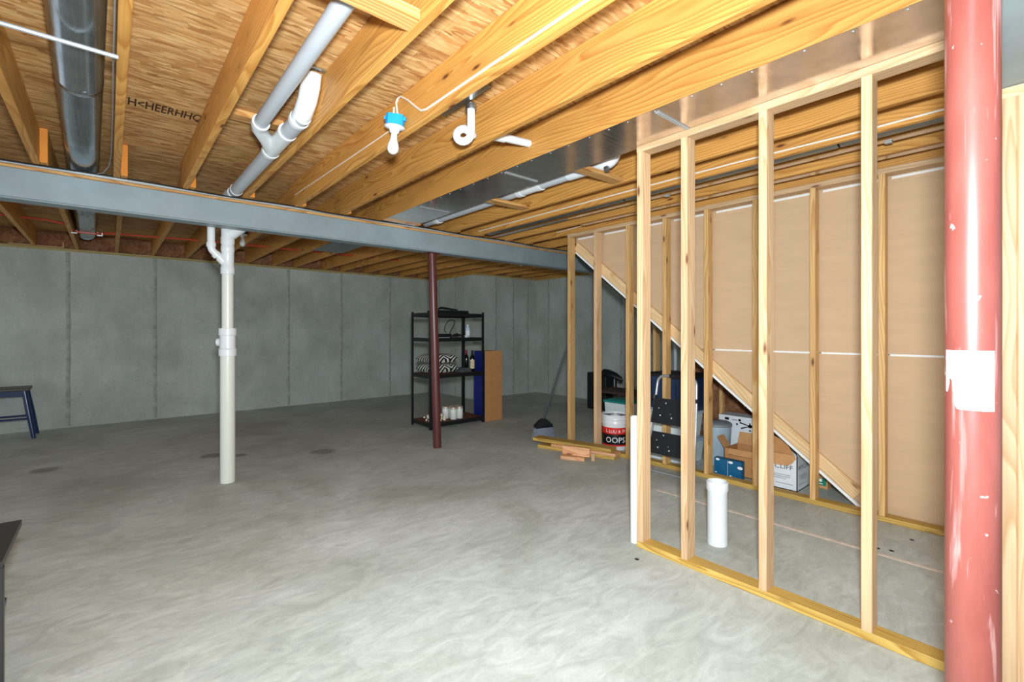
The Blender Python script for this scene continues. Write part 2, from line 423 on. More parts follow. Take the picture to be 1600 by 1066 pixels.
# ---- ceiling: joists and subfloor sheets
ceil = empty('ceiling', (0, 0, JT), kind='structure')
JR = [.062 + .4045 * k for k in range(-8, 6)] + [2.415, 2.91, 3.24, 3.68, 4.003, 4.44, 4.85, 5.25, 5.66, 6.06, 6.47]
for xr in JR:
    PB().board(xr - .038, xr, -2.6, 4.52, JB, JT, 'Y').build('joist', 'joist_pine', ceil)
RR = []
for xr in JR:
    x0 = xr + .0015; ye = RY + .09 if x0 < JX + .1 else RY2 + .09
    m = PB(); m.board(x0, x0 + .038, 4.30, ye, JB + .001, JT, 'Y'); m.mi[0] = 1
    m.build('joist', ['joist_pine', 'end_grain'], ceil); RR.append((x0, ye))
ys = [-2.6, -1.12, .10, 1.32, 2.54, 3.76, 4.98, 6.20, 7.42, 8.71]
for j in range(len(ys) - 1):
    xs = [-3.6] + [-2.55 + (1.22 if j % 2 else 0) + 2.44 * k for k in range(4)] + [7.0]
    for i in range(len(xs) - 1):
        if xs[i + 1] - xs[i] < .1: continue
        PB().box(xs[i] + .0015, xs[i + 1] - .0015, ys[j] + .0015, ys[j + 1] - .0015, JT + .0005, JT + .019).build('osb_sheet', 'osb', ceil)
PB().box(-3.6, 7.0, -2.6, 8.71, JT + .0195, JT + .03).build('light_leak_backing', 'shelf_board', ceil)  # unseen slab added above the sheets to keep world light from leaking through gaps
# stamped print on the sheathing
m = PB(); put_text(m, 'H<HEERHHQ', .062, lambda x, y: (.078 + x * .98, 3.52 - y * 2.6, JT - .0004))
put_text(m, 'H<HEERHHQ', .062, lambda x, y: (.0805 + x * .98, 3.525 - y * 2.6, JT - .00045)); m.build('stamped_print', 'stamp_ink', ceil)
m = PB()
for k in range(4): m.box(.955 + .014 * k, .96 + .014 * k, 2.05, 2.13, JT - .001, JT - .0003)
put_text(m, 'F', .05, lambda x, y: (1.03 + x, 2.07 + y, JT - .0004)); m.build('stamped_print', 'black_print', ceil)
# wood blocking between joists
def block(x0, x1, y0, y1, z0, z1, mat='joist_pine_x'): return PB().board(x0, x1, y0, y1, z0, z1, 'X', .002).build('blocking', mat, ceil)
block(.4675, .831, 1.462, 1.552, JB + .001, JB + .039)
block(.4675, .831, 3.16, 3.25, JT - .04, JT - .001)
block(2.416, 2.870, 3.09, 3.18, 2.386, 2.414); block(2.416, 2.870, 2.08, 2.17, 2.386, 2.414)
# ---- stud partition nearest the camera
P1 = 2.378; PD = .089
pf = empty('wall_partition', (P1, .8, 0), kind='structure')
PB().board(P1, P1 + PD, -1.5, 1.6265, .0005, .0385, 'Y').build('bottom_plate', 'treated_y', pf)
PB().board(P1, P1 + PD, .19, 1.6265, JB - .0385, JB - .0008, 'Y').build('top_plate', 'plate_pine', pf)
for y in (1.6265, 1.345, .9387, .532): PB().board(P1, P1 + PD, y - .038, y, .0388, JB - .0388, 'Z').build('stud', 'stud_pine', pf)
for y in (.1255, .0872, -.28, -.69): PB().board(P1, P1 + PD, y - .038, y, .0388, 2.098, 'Z').build('stud', 'stud_pine', pf)
PB().board(P1, P1 + PD, -1.5, .188, 2.0985, 2.1365, 'Y').build('top_plate', 'plate_pine', pf)
# ---- stair partition behind it
P2 = 3.945
pb = empty('wall_stair', (P2, 1.8, 0), kind='structure')
PB().board(P2, P2 + PD, -1.5, 3.62, .0005, .0385, 'Y').build('bottom_plate', 'treated_y', pb)
PB().board(P2, P2 + PD, -1.5, 3.62, JB - .0385, JB - .0008, 'Y').build('top_plate', 'plate_pine', pb)
for k, y in enumerate((3.62, 3.24, 2.829, 2.418, 2.012, 1.603, 1.196, .787, .381, -.025, -.43)):
    PB().board(P2, P2 + PD, y - .038, y, .0388, JB - .0388, 'Z').build('stud', 'stud_warm' if k != 1 else 'stud_pine', pb)
zl = lambda y: .054 + (y - .913) * .805        # underside of the sloping stringer
sg = MB().board(-.017, .017, -1.70, 1.705, -.0455, .0455, 'Y', .003).build('stringer', 'stringer_pine', pb)
sg.location = Vector((P2 + PD + .019, 2.2465, zl(2.2465) + .0585)) - pb.location; sg.rotation_euler = (math.atan(.805), 0, 0)
PB().prism([(.90, zl(.90) - .030), (3.578, zl(3.578) - .030), (3.578, zl(3.578) - .004), (.90, zl(.90) - .004)], 'X', P2 + PD + .002, P2 + PD + .030).build('drywall_edge', 'gypsum_white', pb)
dl = lambda y: zl(y) - .022
yat = lambda z: .913 + (z - .032) / .805
def dry(poly):
    m = PB(); n = len(poly); x0, x1 = P2 + PD + .037, P2 + PD + .050
    m.add([(x0, a, b) for a, b in poly], [list(range(n))]); m.add([(x1, a, b) for a, b in poly], [list(range(n - 1, -1, -1))])
    m.cur = 1
    m.add([(x0, a, b) for a, b in poly] + [(x1, a, b) for a, b in poly], [(k, n + k, n + (k + 1) % n, (k + 1) % n) for k in range(n)])
    return m.build('drywall_panel', ['drywall_tan', 'gypsum_white'], pb)
dry([(.0, 1.122), (.0, 2.372), (3.60, 2.372), (3.60, dl(3.60)), (yat(1.122), 1.122)])
dry([(-1.5, 1.122), (-1.5, 2.372), (-.002, 2.372), (-.002, 1.122)])
dry([(-.6, .012), (-.6, 1.118), (yat(1.118), 1.118), (yat(.012), .012)])
dry([(-1.5, .012), (-1.5, 1.118), (-.602, 1.118), (-.602, .012)])
sy = [3.62, 3.24, 2.829, 2.418, 2.012, 1.603, 1.196, .787, .381]
for a, b in zip(sy[:-1], sy[1:]):
    PB().box(P2 + PD + .0335, P2 + PD + .0365, b + .012, a - .052, 2.326, 2.342).build('joint_tape', 'gypsum_white', pb)
    if yat(1.12) > a - .1: PB().box(P2 + PD + .0335, P2 + PD + .0365, b + .004, a - .042, 1.112, 1.126).build('joint_tape', 'gypsum_white', pb)
# stairs behind the drywall
PB().prism([(.95, zl(.95) - .058), (3.58, zl(3.58) - .075), (3.58, zl(3.58) + .12), (.95, zl(.95) + .10)], 'X', P2 + PD + .055, P2 + PD + .093).build('stair_carriage', 'stair_dark', pb)
PB().prism([(.95, zl(.95) - .10), (3.58, zl(3.58) - .10), (3.58, zl(3.58) + .12), (.95, zl(.95) + .10)], 'X', 4.93, 4.968).build('stair_carriage', 'stair_dark', pb)
for k in range(12):
    y = 1.08 + .215 * k; z = zl(y) + .10
    PB().board(P2 + PD + .094, 4.929, y - .02, y + .235, z, z + .026, 'X').build('stair_tread', 'joist_pine_x', pb)
    PB().board(P2 + PD + .094, 4.929, y + .19, y + .208, z + .027, z + .172, 'X').build('stair_riser', 'joist_pine_x', pb)
# ---- stud wall on the far side of the stairs
P3 = 5.0
pw = empty('wall_behind_stairs', (P3, 1.5, 0), kind='structure')
PB().board(P3, P3 + PD, -1.5, 3.19, .0005, .0385, 'Y').build('bottom_plate', 'treated_y', pw)
PB().board(P3, P3 + PD, -1.5, 3.19, JB - .0385, JB - .0008, 'Y').build('top_plate', 'plate_pine', pw)
sw = [3.19 - .406 * k for k in range(11)]
for y in sw: PB().board(P3, P3 + PD, y - .038, y, .0388, JB - .0388, 'Z').build('stud', 'stud_warm', pw)
def lumpy(w, d, h, seed, amp=.012, nu=8, nv=7):
    """lumpy slab facing -Y: w along X, d along Y, h along Z, base at origin"""
    rg = random.Random(seed); m = MB(); vs = []
    for j in range(nv + 1):
        for i in range(nu + 1):
            e = i in (0, nu) or j in (0, nv)
            vs.append((w * i / nu, 0 if not e else d * .45, h * j / nv) if e else (w * i / nu, rg.uniform(-amp, amp), h * j / nv))
    n0 = len(vs); vs += [(0, d, 0), (w, d, 0), (w, d, h), (0, d, h)]
    fs = [(j * (nu + 1) + i, j * (nu + 1) + i + 1, (j + 1) * (nu + 1) + i + 1, (j + 1) * (nu + 1) + i) for j in range(nv) for i in range(nu)]
    fs += [(n0, n0 + 1, nu, 0), (n0 + 3, n0 + 2, (nv + 1) * (nu + 1) - 1, nv * (nu + 1)), (n0, n0 + 3, n0 + 2, n0 + 1),
           (0, nv * (nu + 1), n0 + 3, n0), (nu, n0 + 1, n0 + 2, (nv + 1) * (nu + 1) - 1)]
    return m.add(vs, fs)
for k in (1, 2, 3, 4):
    m = lumpy(.36, .07, 2.28, 40 + k, .01, 6, 20)
    vs = [(P3 + .015 + y, sw[k] - .039 - x, .045 + z) for x, y, z in m.v]
    q = PB(); q.add(vs, m.f); q.build('wall_insulation', 'insulation', pw, True)

# ---- insulation batts in the rim bays
batts = {}
for i in range(len(RR) - 1):
    x0, ye = RR[i]; x1 = RR[i + 1][0]
    if x0 < -1.9 or RR[i + 1][1] != ye: continue
    wd = round(x1 - x0 - .038 - .004, 3); key = (wd, i % 3)
    if key not in batts:
        o = lumpy(wd, .06, JT - JB - .004, 11 * i + 3).build('insulation_batt', 'insulation', None, True); batts[key] = o; loc0 = o.location.copy()
        o['_c'] = 1; cc = o.location.copy(); batts[key] = (o, cc)
    else:
        src, cc = batts[key]; o = src.copy(); C.objects.link(o)
    o.location = Vector((x0 + .040, ye - .065, JB + .003)) + cc
    tag(o, 'brown fibreglass insulation batt stuffed between two joists on top of the concrete wall', 'insulation', 'insulation batts in the rim joist bays')
for o in C.objects:
    if '_c' in o: del o['_c']

# ================================================================== STEEL
def steel_beam(yc, x0, x1, label):
    e = empty('steel_beam', ((x0 + x1) / 2, yc, 2.138), label=label, cat='beam')
    f = .0665; zb, zt = 2.138, 2.340
    prof = [(-f, zb), (f, zb), (f, zt), (-f, zt)]
    PB().board(x0, x1, yc - f + .004, yc + f - .004, zb + .011, zt, 'X', .004).build('web', 'beam_paint', e)
    PB().board(x0, x1, yc - f, yc + f, zb, zb + .0105, 'X', .003).build('flange', 'beam_paint', e)
    PB().board(x0, x1, yc - f - .001, yc + f + .001, zt + .0225, JB - .0012, 'X', .003).build('sill_seal', 'galv_light', e)
    PB().board(x0, x1, yc - f + .002, yc + f - .002, zt + .0005, zt + .022, 'X', .003).build('nailer_plate', 'joist_pine_x', e, label='pine nailer plate on top of the steel')
    return e
steel_beam(4.448, -3.55, 6.84, 'long grey painted steel beam carried by the thin dark red column')
steel_beam(.112, .6, 6.84, 'grey painted steel beam resting on the thick-looking scratched red column')
def column(base, top, r, mat, label):
    e = empty('steel_column', base, label=label, cat='column')
    b, t = Vector(base), Vector(top); d = (t - b).normalized()
    PB().tube([b + d * .002, b + d * .9, b + d * ((t - b).length - .012)], r, 32).build('pipe', mat, e, True)
    PB().board(t.x - .075, t.x + .075, t.y - .06, t.y + .06, t.z - .011, t.z - .0005, 'X', .002).build('cap_plate', mat, e)
    return e
column((2.744, 4.448, 0), (2.676, 4.448, 2.138), .0445, 'red_oxide_dark', 'thin dark red steel column standing in front of the black shelf unit')
cx, cy, cr = 1.41, .118, .0445
col = column((cx, cy, 0), (cx, cy, 2.138), cr, 'red_oxide', 'scratched red oxide steel column with a torn white paper sticker')
# sticker wrapped round the column, facing the camera
av = math.atan2(-cy, -cx)
def wrap(s_, z, lift): a = av + s_ / cr; return (cx + (cr + lift) * math.cos(a), cy + (cr + lift) * math.sin(a), z)
# torn outline (s from left to right as seen by the viewer -> increasing angle, z); tear at lower left
m = PB(); n = 16; s0, s1 = -.050, .036
for i in range(n):
    a, b = s0 + (s1 - s0) * i / n, s0 + (s1 - s0) * (i + 1) / n
    def zlow(q):
        f = (q - s0) / (s1 - s0)
        return 1.118 + (.035 if f < .07 else .055 if f < .12 else .066 if f < .17 else .060 if f < .22 else .008 if f < .26 else 0)
    m.add([wrap(a, zlow(a + .0005), .0008), wrap(b, zlow(b - .0005), .0008), wrap(b, 1.243, .0008), wrap(a, 1.243, .0008)], [(0, 1, 2, 3)])
stk = m.build('sticker', 'sticker_white', col, True, label='torn white paper sticker')
m = PB(); put_text(m, 'ACCS', .0085, lambda x, y: wrap(-.046 + x, 1.2255 + y, .0013))
for pa, pb_ in (((-.046, 1.2325), (-.038, 1.2385)), ((-.038, 1.2385), (-.029, 1.2325))):
    m.add([wrap(pa[0], pa[1], .0013), wrap(pb_[0], pb_[1], .0013), wrap(pb_[0], pb_[1] + .0009, .0013), wrap(pa[0], pa[1] + .0009, .0013)], [(0, 1, 2, 3)])
for a, b, z0, z1 in ((.024, .031, 1.176, 1.1785), (.027, .0285, 1.201, 1.204), (.019, .027, 1.236, 1.239)):
    m.add([wrap(a, z0, .0013), wrap(b, z0, .0013), wrap(b, z1, .0013), wrap(a, z1, .0013)], [(0, 1, 2, 3)])
m.v = [tuple(Vector(v) - col.location - stk.location) for v in m.v]
MB.build(m, 'sticker_print', 'grey_print', stk)
# black cable lying along the beam
pts = [(x, 4.372 + .004 * math.sin(x * 3.1), JB - .002 + .005 * math.sin(x * 5.3 + 1) - .010 * max(0, 1 - abs(x - 1.5) / .35)) for x in [-3.4 + .12 * i for i in range(70)]]
PB().tube(pts, .006, 6).build('black_cable', 'black_cable', None, True, label='black cable running along the top edge of the long grey beam', cat='cable')

# ================================================================== PLUMBING
def ring(m, c, ax, r, h):
    m.lathe([(r * .8, -h / 2), (r, -h / 2), (r + .001, 0), (r, h / 2), (r * .8, h / 2)], c, 28, ax)
# main stack behind the beam
sx, sy_ = .7665, 4.60
st = empty('drain_stack', (sx, sy_, 0), label='white drain stack standing on the floor behind the grey beam', cat='pipe')
PB().tube([(sx, sy_, .001), (sx, sy_, 1.09)], .057, 28).build('lower_pipe', 'pvc_cream', st, True)
PB().tube([(sx, sy_, 1.30), (sx, sy_, 1.79)], .0445, 28).build('upper_pipe', 'pvc_cream', st, True)
m = PB(); m.lathe([(.05, 1.075), (.067, 1.075), (.068, 1.12), (.066, 1.135), (.061, 1.14), (.060, 1.245), (.067, 1.25), (.068, 1.30), (.066, 1.308), (.045, 1.308)], (sx, sy_, 0), 28)
m.build('cleanout_tee', 'pvc', st, True)
PB().lathe([(.034, 0), (.034, .03), (.030, .034), (0, .034)], (sx - .052 * CY, sy_ + .052 * SY, 1.19), 20, (-CY, SY, 0)).build('cleanout_plug', 'pvc', st, True)
m = PB(); m.lathe([(.044, 1.765), (.053, 1.768), (.054, 1.82), (.0505, 1.83), (.048, 1.84), (.048, 1.955), (.051, 1.96), (.052, 2.0), (.048, 2.01), (.048, 2.02), (.0525, 2.025), (.053, 2.075), (.049, 2.085), (.051, 2.20), (.055, 2.30), (.04, 2.31)], (sx, sy_, 0), 28)
m.tube([(sx, sy_, 1.84), (sx - .06, sy_, 1.905)], .034, 18)
m.tube([(sx, sy_, 2.10), (sx + .15, sy_, 2.24)], .058, 22)
m.build('wye_fitting', 'pvc', st, True)
m = PB(); m.tube([(sx - .03, sy_, 1.875), (sx - .075, sy_, 1.925)] + arc((sx - .050, sy_, 1.995), .07, math.pi + .75, math.pi, (1, 0, 0), (0, 0, 1), 6) + [(sx - .12, sy_, 2.03), (sx - .12, sy_, 2.36)], .0285, 18)
m.build('branch_pipe', 'pvc', st, True)
m = PB(); ring(m, (sx - .12, sy_, 2.005), (0, 0, 1), .034, .035); ring(m, (sx - .082, sy_, 1.925), (-.7, 0, .72), .034, .03); m.build('branch_collar', 'pvc', st, True)
PB().tube([(sx, sy_, 2.30), (sx, sy_, 2.36)] + arc((sx, sy_ - .07, 2.36), .07, 0, math.pi / 2, (0, 1, 0), (0, 0, 1), 7) + [(sx + .012, sy_ - .16, 2.430)], .044, 24).build('top_elbow', 'pvc', st, True)
# overhead run in front of the beam
bx, bz = .784, 2.430
dr = empty('overhead_drain', (bx, 3.0, bz), label='grey-white overhead drain pipe with a wye, run between two joists to the beam', cat='pipe')
PB().tube([(bx, 4.40, bz), (bx, 3.05, bz)], .0445, 28).build('main_pipe', 'pvc_grey', dr, True)
m = PB(); ring(m, (bx, 4.335, bz), (0, 1, 0), .048, .02); m.build('collar', 'pvc', dr, True)
m = PB(); ring(m, (bx - .004, 3.26, bz), (0, 1, 0), .051, .035); ring(m, (bx - .004, 2.90, bz), (0, 1, 0), .051, .035)
m.tube([(bx - .004, 3.26, bz), (bx - .004, 2.90, bz)], .0475, 26)
m.tube([(bx - .02, 3.20, bz), (bx - .065, 3.10, bz + .008), (.650, 2.985, 2.452), (.647, 2.93, 2.455)], [.042, .041, .040, .040], 22)
ring(m, (.647, 2.925, 2.455), (0, 1, 0), .046, .04); m.build('wye_fitting', 'pvc', dr, True)
PB().tube([(.647, 2.95, 2.455), (.640, .9, 2.478)], .0365, 26).build('branch_pipe', 'pvc_grey', dr, True)
PB().tube([(bx, 2.92, bz), (bx, 2.62, bz)], .0445, 26).build('short_pipe', 'pvc_grey', dr, True)
m = PB(); m.tube([(bx - .003, 2.68, bz), (bx - .003, 2.60, bz + .012), (bx - .003, 2.53, bz + .055), (bx - .003, 2.485, bz + .11), (bx - .003, 2.465, JT - .008)], .0475, 26)
ring(m, (bx - .003, 2.68, bz), (0, 1, 0), .051, .035); m.build('elbow', 'pvc', dr, True)
PB().box(bx - .085, bx + .045, 2.40, 2.425, JT - .012, JT - .004).build('strap', 'galvanised', dr)
# sink trap with its strap and tailpiece
tr = empty('sink_trap', (1.45, 2.07, 2.36), label='white looped sink trap hanging from a metal strap between two joists', cat='pipe')
tcn = Vector((1.46, 2.10, 2.360)); rt = Vector((CY, -SY, 0)); fw = Vector((SY, CY, 0)); up = Vector((0, 0, 1)); rr = .041
pts = [tcn + rt * rr + up * .155, tcn + rt * rr] + [tcn + rt * rr * math.cos(a) + up * rr * math.sin(a) + fw * .004 * k for k, a in enumerate([-math.pi * q / 8 for q in range(1, 13)])]
pts += [tcn + rt * .012 + up * .040 + fw * .058, tcn + rt * .03 + up * .036 + fw * .08, tcn + rt * .04 + up * .036 + fw * .12]
PB().tube(pts, .0215, 18).build('trap_bend', 'pvc', tr, True)
ty = tcn.y - rr * SY + rr; tx = tcn.x + rr * CY
m = PB(); m.box(1.425, 1.475, 1.87, 2.30, 2.522, 2.525); m.box(1.425, 1.428, 1.87, 2.30, 2.522, 2.548); m.box(1.472, 1.475, 1.87, 2.30, 2.522, 2.548); m.build('metal_strap', 'galvanised', tr)
PB().box(1.2757, 1.44, 2.04, 2.07, 2.5255, 2.5285).build('bracket_arm', 'galv_dull', tr)
m = PB(); ring(m, tuple(tcn + rt * rr + up * .14), (0, 0, 1), .029, .03); m.build('slip_nut', 'galv_dull', tr, True)
sp = empty('trap_arm', (1.86, 2.2, 2.48), label='short white pipe stub crossing between two joists beyond the looped trap', cat='pipe')
PB().tube([(1.682, 2.165, 2.437), (2.040, 2.205, 2.487)], .024, 18).build('pipe', 'pvc', sp, True)
PB().tube([(1.70, 2.167, 2.4395), (1.81, 2.179, 2.455)], .030, 18).build('coupling', 'pvc', sp, True)
# drain over the stair side
cx2, cz2 = 2.635, 2.470
dc = empty('ceiling_drain', (cx2, 3.2, cz2), label='white drain pipe beside the dark sheet metal, held up by two wood cleats', cat='pipe')
PB().tube([(cx2, 4.50, cz2), (cx2, 2.36, cz2)], .0445, 24).build('pipe', 'pvc_grey', dc, True)
m = PB(); ring(m, (cx2, 4.25, cz2), (0, 1, 0), .053, .06); m.build('collar', 'pvc', dc, True)
m = PB(); ring(m, (cx2, 2.95, cz2), (0, 1, 0), .054, .05); ring(m, (cx2, 2.72, cz2), (0, 1, 0), .053, .05)
m.tube([(cx2, 2.96, cz2), (cx2, 2.70, cz2)], .049, 22); m.tube([(cx2, 2.86, cz2), (cx2 - .07, 2.80, cz2 + .02)], .036, 16); m.build('wye_fitting', 'pvc', dc, True)
m = PB(); m.tube([(cx2, 2.40, cz2), (cx2, 2.05, cz2 - .003)] + arc((cx2, 2.05, cz2 + .06), .062, -math.pi / 2, -math.pi, (0, 1, 0), (0, 0, 1), 6)[1:], [.049, .052] + [.054] * 6, 22); m.build('closet_bend', 'pvc', dc, True)
PB().lathe([(.02, 0), (.02, .03), (0, .032)], (cx2 - .02, 2.035, cz2 - .05), 14, (0, -.3, -1)).build('test_plug', 'galv_dull', dc, True)
# floor stand pipes
m = PB(); m.lathe([(.050, .10), (.050, .372), (.057, .378), (.062, .374), (.063, .33), (.0575, .322), (.057, .001)], (2.785, 1.335, 0), 32)
m.lathe([(.0, .30), (.050, .30)], (2.785, 1.335, 0), 32)
m.build('floor_standpipe', 'pvc', None, True, label='short open white standpipe rising from the slab between the stud walls', cat='pipe')
m = PB(); m.lathe([(.024, .62), (.024, .765), (.030, .765), (.030, .001)], (2.43, 1.672, 0), 28); m.lathe([(0, .70), (.024, .70)], (2.43, 1.672, 0), 28)
m.build('slim_standpipe', 'pvc', None, True, label='slim white pipe standing upright against the end of the stud partition', cat='pipe')
m = PB(); m.tube([(5.24, 3.03, .001), (5.24, 3.03, 2.37)], .024, 14); m.build('grey_conduit', 'pvc_grey', None, True, label='pale vertical conduit seen beyond the stairs above the dark blue tote', cat='pipe')

# ================================================================== DUCTS
dz, drr = 2.492, .087
ddir = Vector((-.021, 1, 0)).normalized()
def dpt(y): return (-.094 - .021 * (y - 2.42), y, dz)
du = empty('round_duct', dpt(3), label='shiny round galvanised duct run between two joists over the grey beam', cat='duct')
for y0, y1 in ((-2.5, .55), (.56, 2.06), (2.07, 3.05), (3.06, 4.62), (4.63, 6.2), (6.21, 7.75)):
    PB().lathe([(drr - .0005, 0), (drr, .004), (drr, y1 - y0 - .05), (drr + .002, y1 - y0 - .046), (drr + .002, y1 - y0 - .036), (drr - .001, y1 - y0 - .03), (drr - .001, y1 - y0 + .012)], dpt(y0), 40, ddir).build('duct_section', 'galvanised', du, True)
dx = dpt(7.75)[0]
PB().tube([(dx, 7.74, dz)] + arc((dx, 7.78, dz + .09), .09, -math.pi / 2, 0, (0, 1, 0), (0, 0, 1), 6)[1:], drr, 32).build('duct_boot', 'galv_dull', du, True)
dx = dpt(2.98)[0]
PB().lathe([(0, .003), (.006, .002), (.007, 0)], (dx + .02, 2.98, dz - drr * .97), 8, (.24, 0, -.97)).build('sheet_screw', 'steel_edge', du, True)
PB().tube([(-.40, 2.43, JB - .0095), (.028, 2.43, JB - .0095)], .009, 8).build('hanger_bar', 'bar_grey', None, label='thin bright metal bar nailed across two joists under the round duct', cat='bar')
# small hooks of the plastic pipe near the duct
# sheet metal panning under joists
sm = empty('panned_return', (2.23, 2.0, JB), label='flat reflective sheet metal panning nailed under two joists along the stud partition', cat='duct')
yb = [-2.4, .15, 1.30, 2.48, 3.655, 4.375]
for a, b in zip(yb[:-1], yb[1:]):
    PB().box(2.043, 2.412, a + .001, b - .001, JB - .0022 + .001, JB - .0007 + .0004).build('metal_sheet', 'sheet_metal', sm)
for y in yb[1:-1]:
    if y < .3: continue
    PB().board(2.075, 2.376, y - .012, y + .012, JB - .006, JB - .0022, 'X', .001).build('drive_cleat', 'galv_light', sm)
for k in range(26):
    PB().lathe([(0, .0028), (.004, .0022), (.005, 0)], (2.062, .35 + .155 * k + random.uniform(-.03, .03), JB - .0014), 8, (0, 0, -1)).build('nail_head', 'steel_edge', sm)
PB().box(2.08, 2.485, 5.75, 6.56, JB - .003, JB - .0005).build('rear_panning', 'galv_dull', None, label='grey sheet metal pan under the rear joists behind the beam', cat='duct')
d2 = empty('wall_side_duct', (3.40, 1.5, 2.44), label='thin round grey duct beside the joists above the stair partition', cat='duct')
for y0, y1 in ((-1.4, .85), (.86, 2.4), (2.41, 4.30)):
    PB().lathe([(.050, 0), (.051, .004), (.051, y1 - y0 - .03), (.052, y1 - y0 - .026), (.0495, y1 - y0 - .02), (.0495, y1 - y0)], (3.352, y0, 2.447), 24, (0, 1, 0)).build('duct_section', 'galv_dull', d2, True)
for y in (.62, 2.05): PB().board(3.43, 3.462, y, y + .035, 2.380, 2.387, 'Y', .001).build('duct_clip', 'galv_light', d2)
PB().box(3.400, 3.452, -1.4, 4.3, 2.388, 2.390).build('pan_sheet', 'sheet_metal', d2)
PB().box(3.682, 3.745, -1.4, 3.2, JB - .002, JB - .0005).build('narrow_panning', 'sheet_metal', None, label='narrow strip of sheet metal pan beside the last joist over the stairs', cat='duct')

# ================================================================== CABLES AND PIPES ALONG JOISTS
def cable(name, pts, r, mat, label, n=8): return PB().tube(pts, r, n).build(name, mat, None, True, label=label, cat='cable')
xj = 1.241
cb = [(xj - .026, 2.395, 2.445), (xj - .02, 2.40, 2.50), (xj - .012, 2.43, 2.575), (xj - .008, 2.415, 2.594), (xj - .008, 2.38, 2.592), (xj - .008, 2.30, 2.54), (xj - .008, 2.21, 2.47), (xj - .008, 2.155, 2.432), (xj - .008, 2.10, 2.421), (xj - .008, 1.6, 2.417), (xj - .008, 1.04, 2.411), (xj - .008, .2, 2.405), (xj - .008, -2.0, 2.40)]
cable('white_cable', cb, .0058, 'white_cable', 'white electrical cable stapled along a joist above the blue-boxed bulb')
cable('white_cable', [(xj - .012, 2.455, 2.445), (xj - .012, 2.46, 2.52), (xj - .008, 2.465, 2.56)], .0055, 'white_cable', 'short white wire end looped out of the blue lamp box')
cable('white_cable', [(xj - .006, 2.47, 2.447), (xj - .006, 2.9, 2.452), (xj - .006, 3.5, 2.462), (xj - .006, 4.36, 2.478)], .003, 'string_white', 'thin white wire running along a joist from the blue lamp box to the beam')
xk = 3.198
cable('white_cable', [(xk, -1.2, 2.408), (xk, .7, 2.405), (xk, 1.4, 2.418), (xk, 2.2, 2.422), (xk, 4.3, 2.424)], .0055, 'white_cable', 'cream cable run along the joist over the passage between the stud walls')
cable('white_cable', [(3.957, 3.80, 2.433), (3.957, 3.66, 2.438), (3.957, 3.50, 2.444), (3.957, 3.38, 2.455)], .005, 'white_cable', 'short loose cable end on the joist above the end of the stair partition')
cable('silver_wire', [(.016, .9, 2.41), (.016, 2.0, 2.405), (.014, 2.6, 2.412), (.015, 3.2, 2.405), (.012, 3.9, 2.41), (.0, 4.2, 2.405), (-.03, 4.33, 2.385), (-.06, 4.36, 2.383)], .0026, 'steel_edge', 'thin silver wire hanging along the joist right beside the round duct')
py_ = 7.2
pe = [(-.92, py_, 2.505), (-.5, py_, 2.500), (-.36, py_, 2.475), (-.32, py_ - .03, 2.43), (-.27, py_ - .09, 2.389), (-.11, py_ - .09, 2.387), (-.05, py_ - .03, 2.41), (.04, py_, 2.425), (.5, py_, 2.44), (1.2, py_, 2.46), (2.0, py_, 2.462), (3.0, py_, 2.47), (4.4, py_, 2.475)]
PB().tube(pe, .011, 8).build('red_water_line', 'pex_red', None, True, label='red plastic water line threaded through the rear joists and under the duct', cat='pipe')
for x, y in ((-.293, 7.135), (-.078, 7.15)):
    m = PB(); m.box(x - .025, x + .025, y - .012, y + .012, 2.372, 2.384); m.box(x - .025, x - .015, y - .012, y + .012, 2.384, 2.41); m.box(x + .015, x + .025, y - .012, y + .012, 2.384, 2.41)
    m.build('pipe_clip', 'aluminium', None, label='bright metal clip holding the red water line beside the duct', cat='clip', group='clips on the red water line')
m = PB(); m.board(-.96, -.452, RY - .03, RY - .016, WT + .038, WT + .048, 'X', .002); m.board(-.464, -.452, RY - .03, RY - .016, WT + .048, WT + .11, 'Z', .002)
m.build('bent_stick', 'stud_pine', None, label='thin pale L-shaped stick lying on the sill above the rear wall', cat='stick')

# ================================================================== LAMPS
def lamp(x, y, ztop, tilt, rz, label, box=True):
    e = empty('pendant_bulb', (x, y, ztop), rz, label=label, cat='light bulb')
    m = MB(); m.board(-.046, .046, -.034, .034, -.056, .004, 'Z', .014)
    if box: m.box(-.058, -.044, -.01, .01, -.026, -.010); m.box(.044, .058, -.012, .01, -.022, -.004)
    m.build('junction_box', 'blue_plastic' if tilt else 'deep_blue', e)
    MB().lathe([(0, -.048), (.045, -.050), (.054, -.056), (.056, -.062), (.048, -.068), (.028, -.074), (.024, -.088), (.021, -.092), (0, -.092)], (0, 0, 0), 28).build('lamp_holder', 'white_plastic', e, True)
    MB().lathe([(.0, -.088), (.0165, -.090), (.018, -.118), (.022, -.132), (.029, -.150), (.0315, -.168), (.029, -.184), (.020, -.196), (.008, -.202), (0, -.203)], (0, 0, 0), 24).build('bulb', 'bulb_glass', e, True)
    e.rotation_euler = (tilt, tilt * .8, rz); return e
lamp(1.178, 2.335, 2.452, .16, -YAW, 'white bulb hanging from a bright blue junction box beside a joist')
lamp(1.215, 6.36, 2.50, 0, -YAW, 'white bulb on a dark blue box behind the drain stack')
lamp(5.2, 5.8, 2.56, 0, -YAW, 'small white bulb on the rear ceiling near the recessed corner', False)

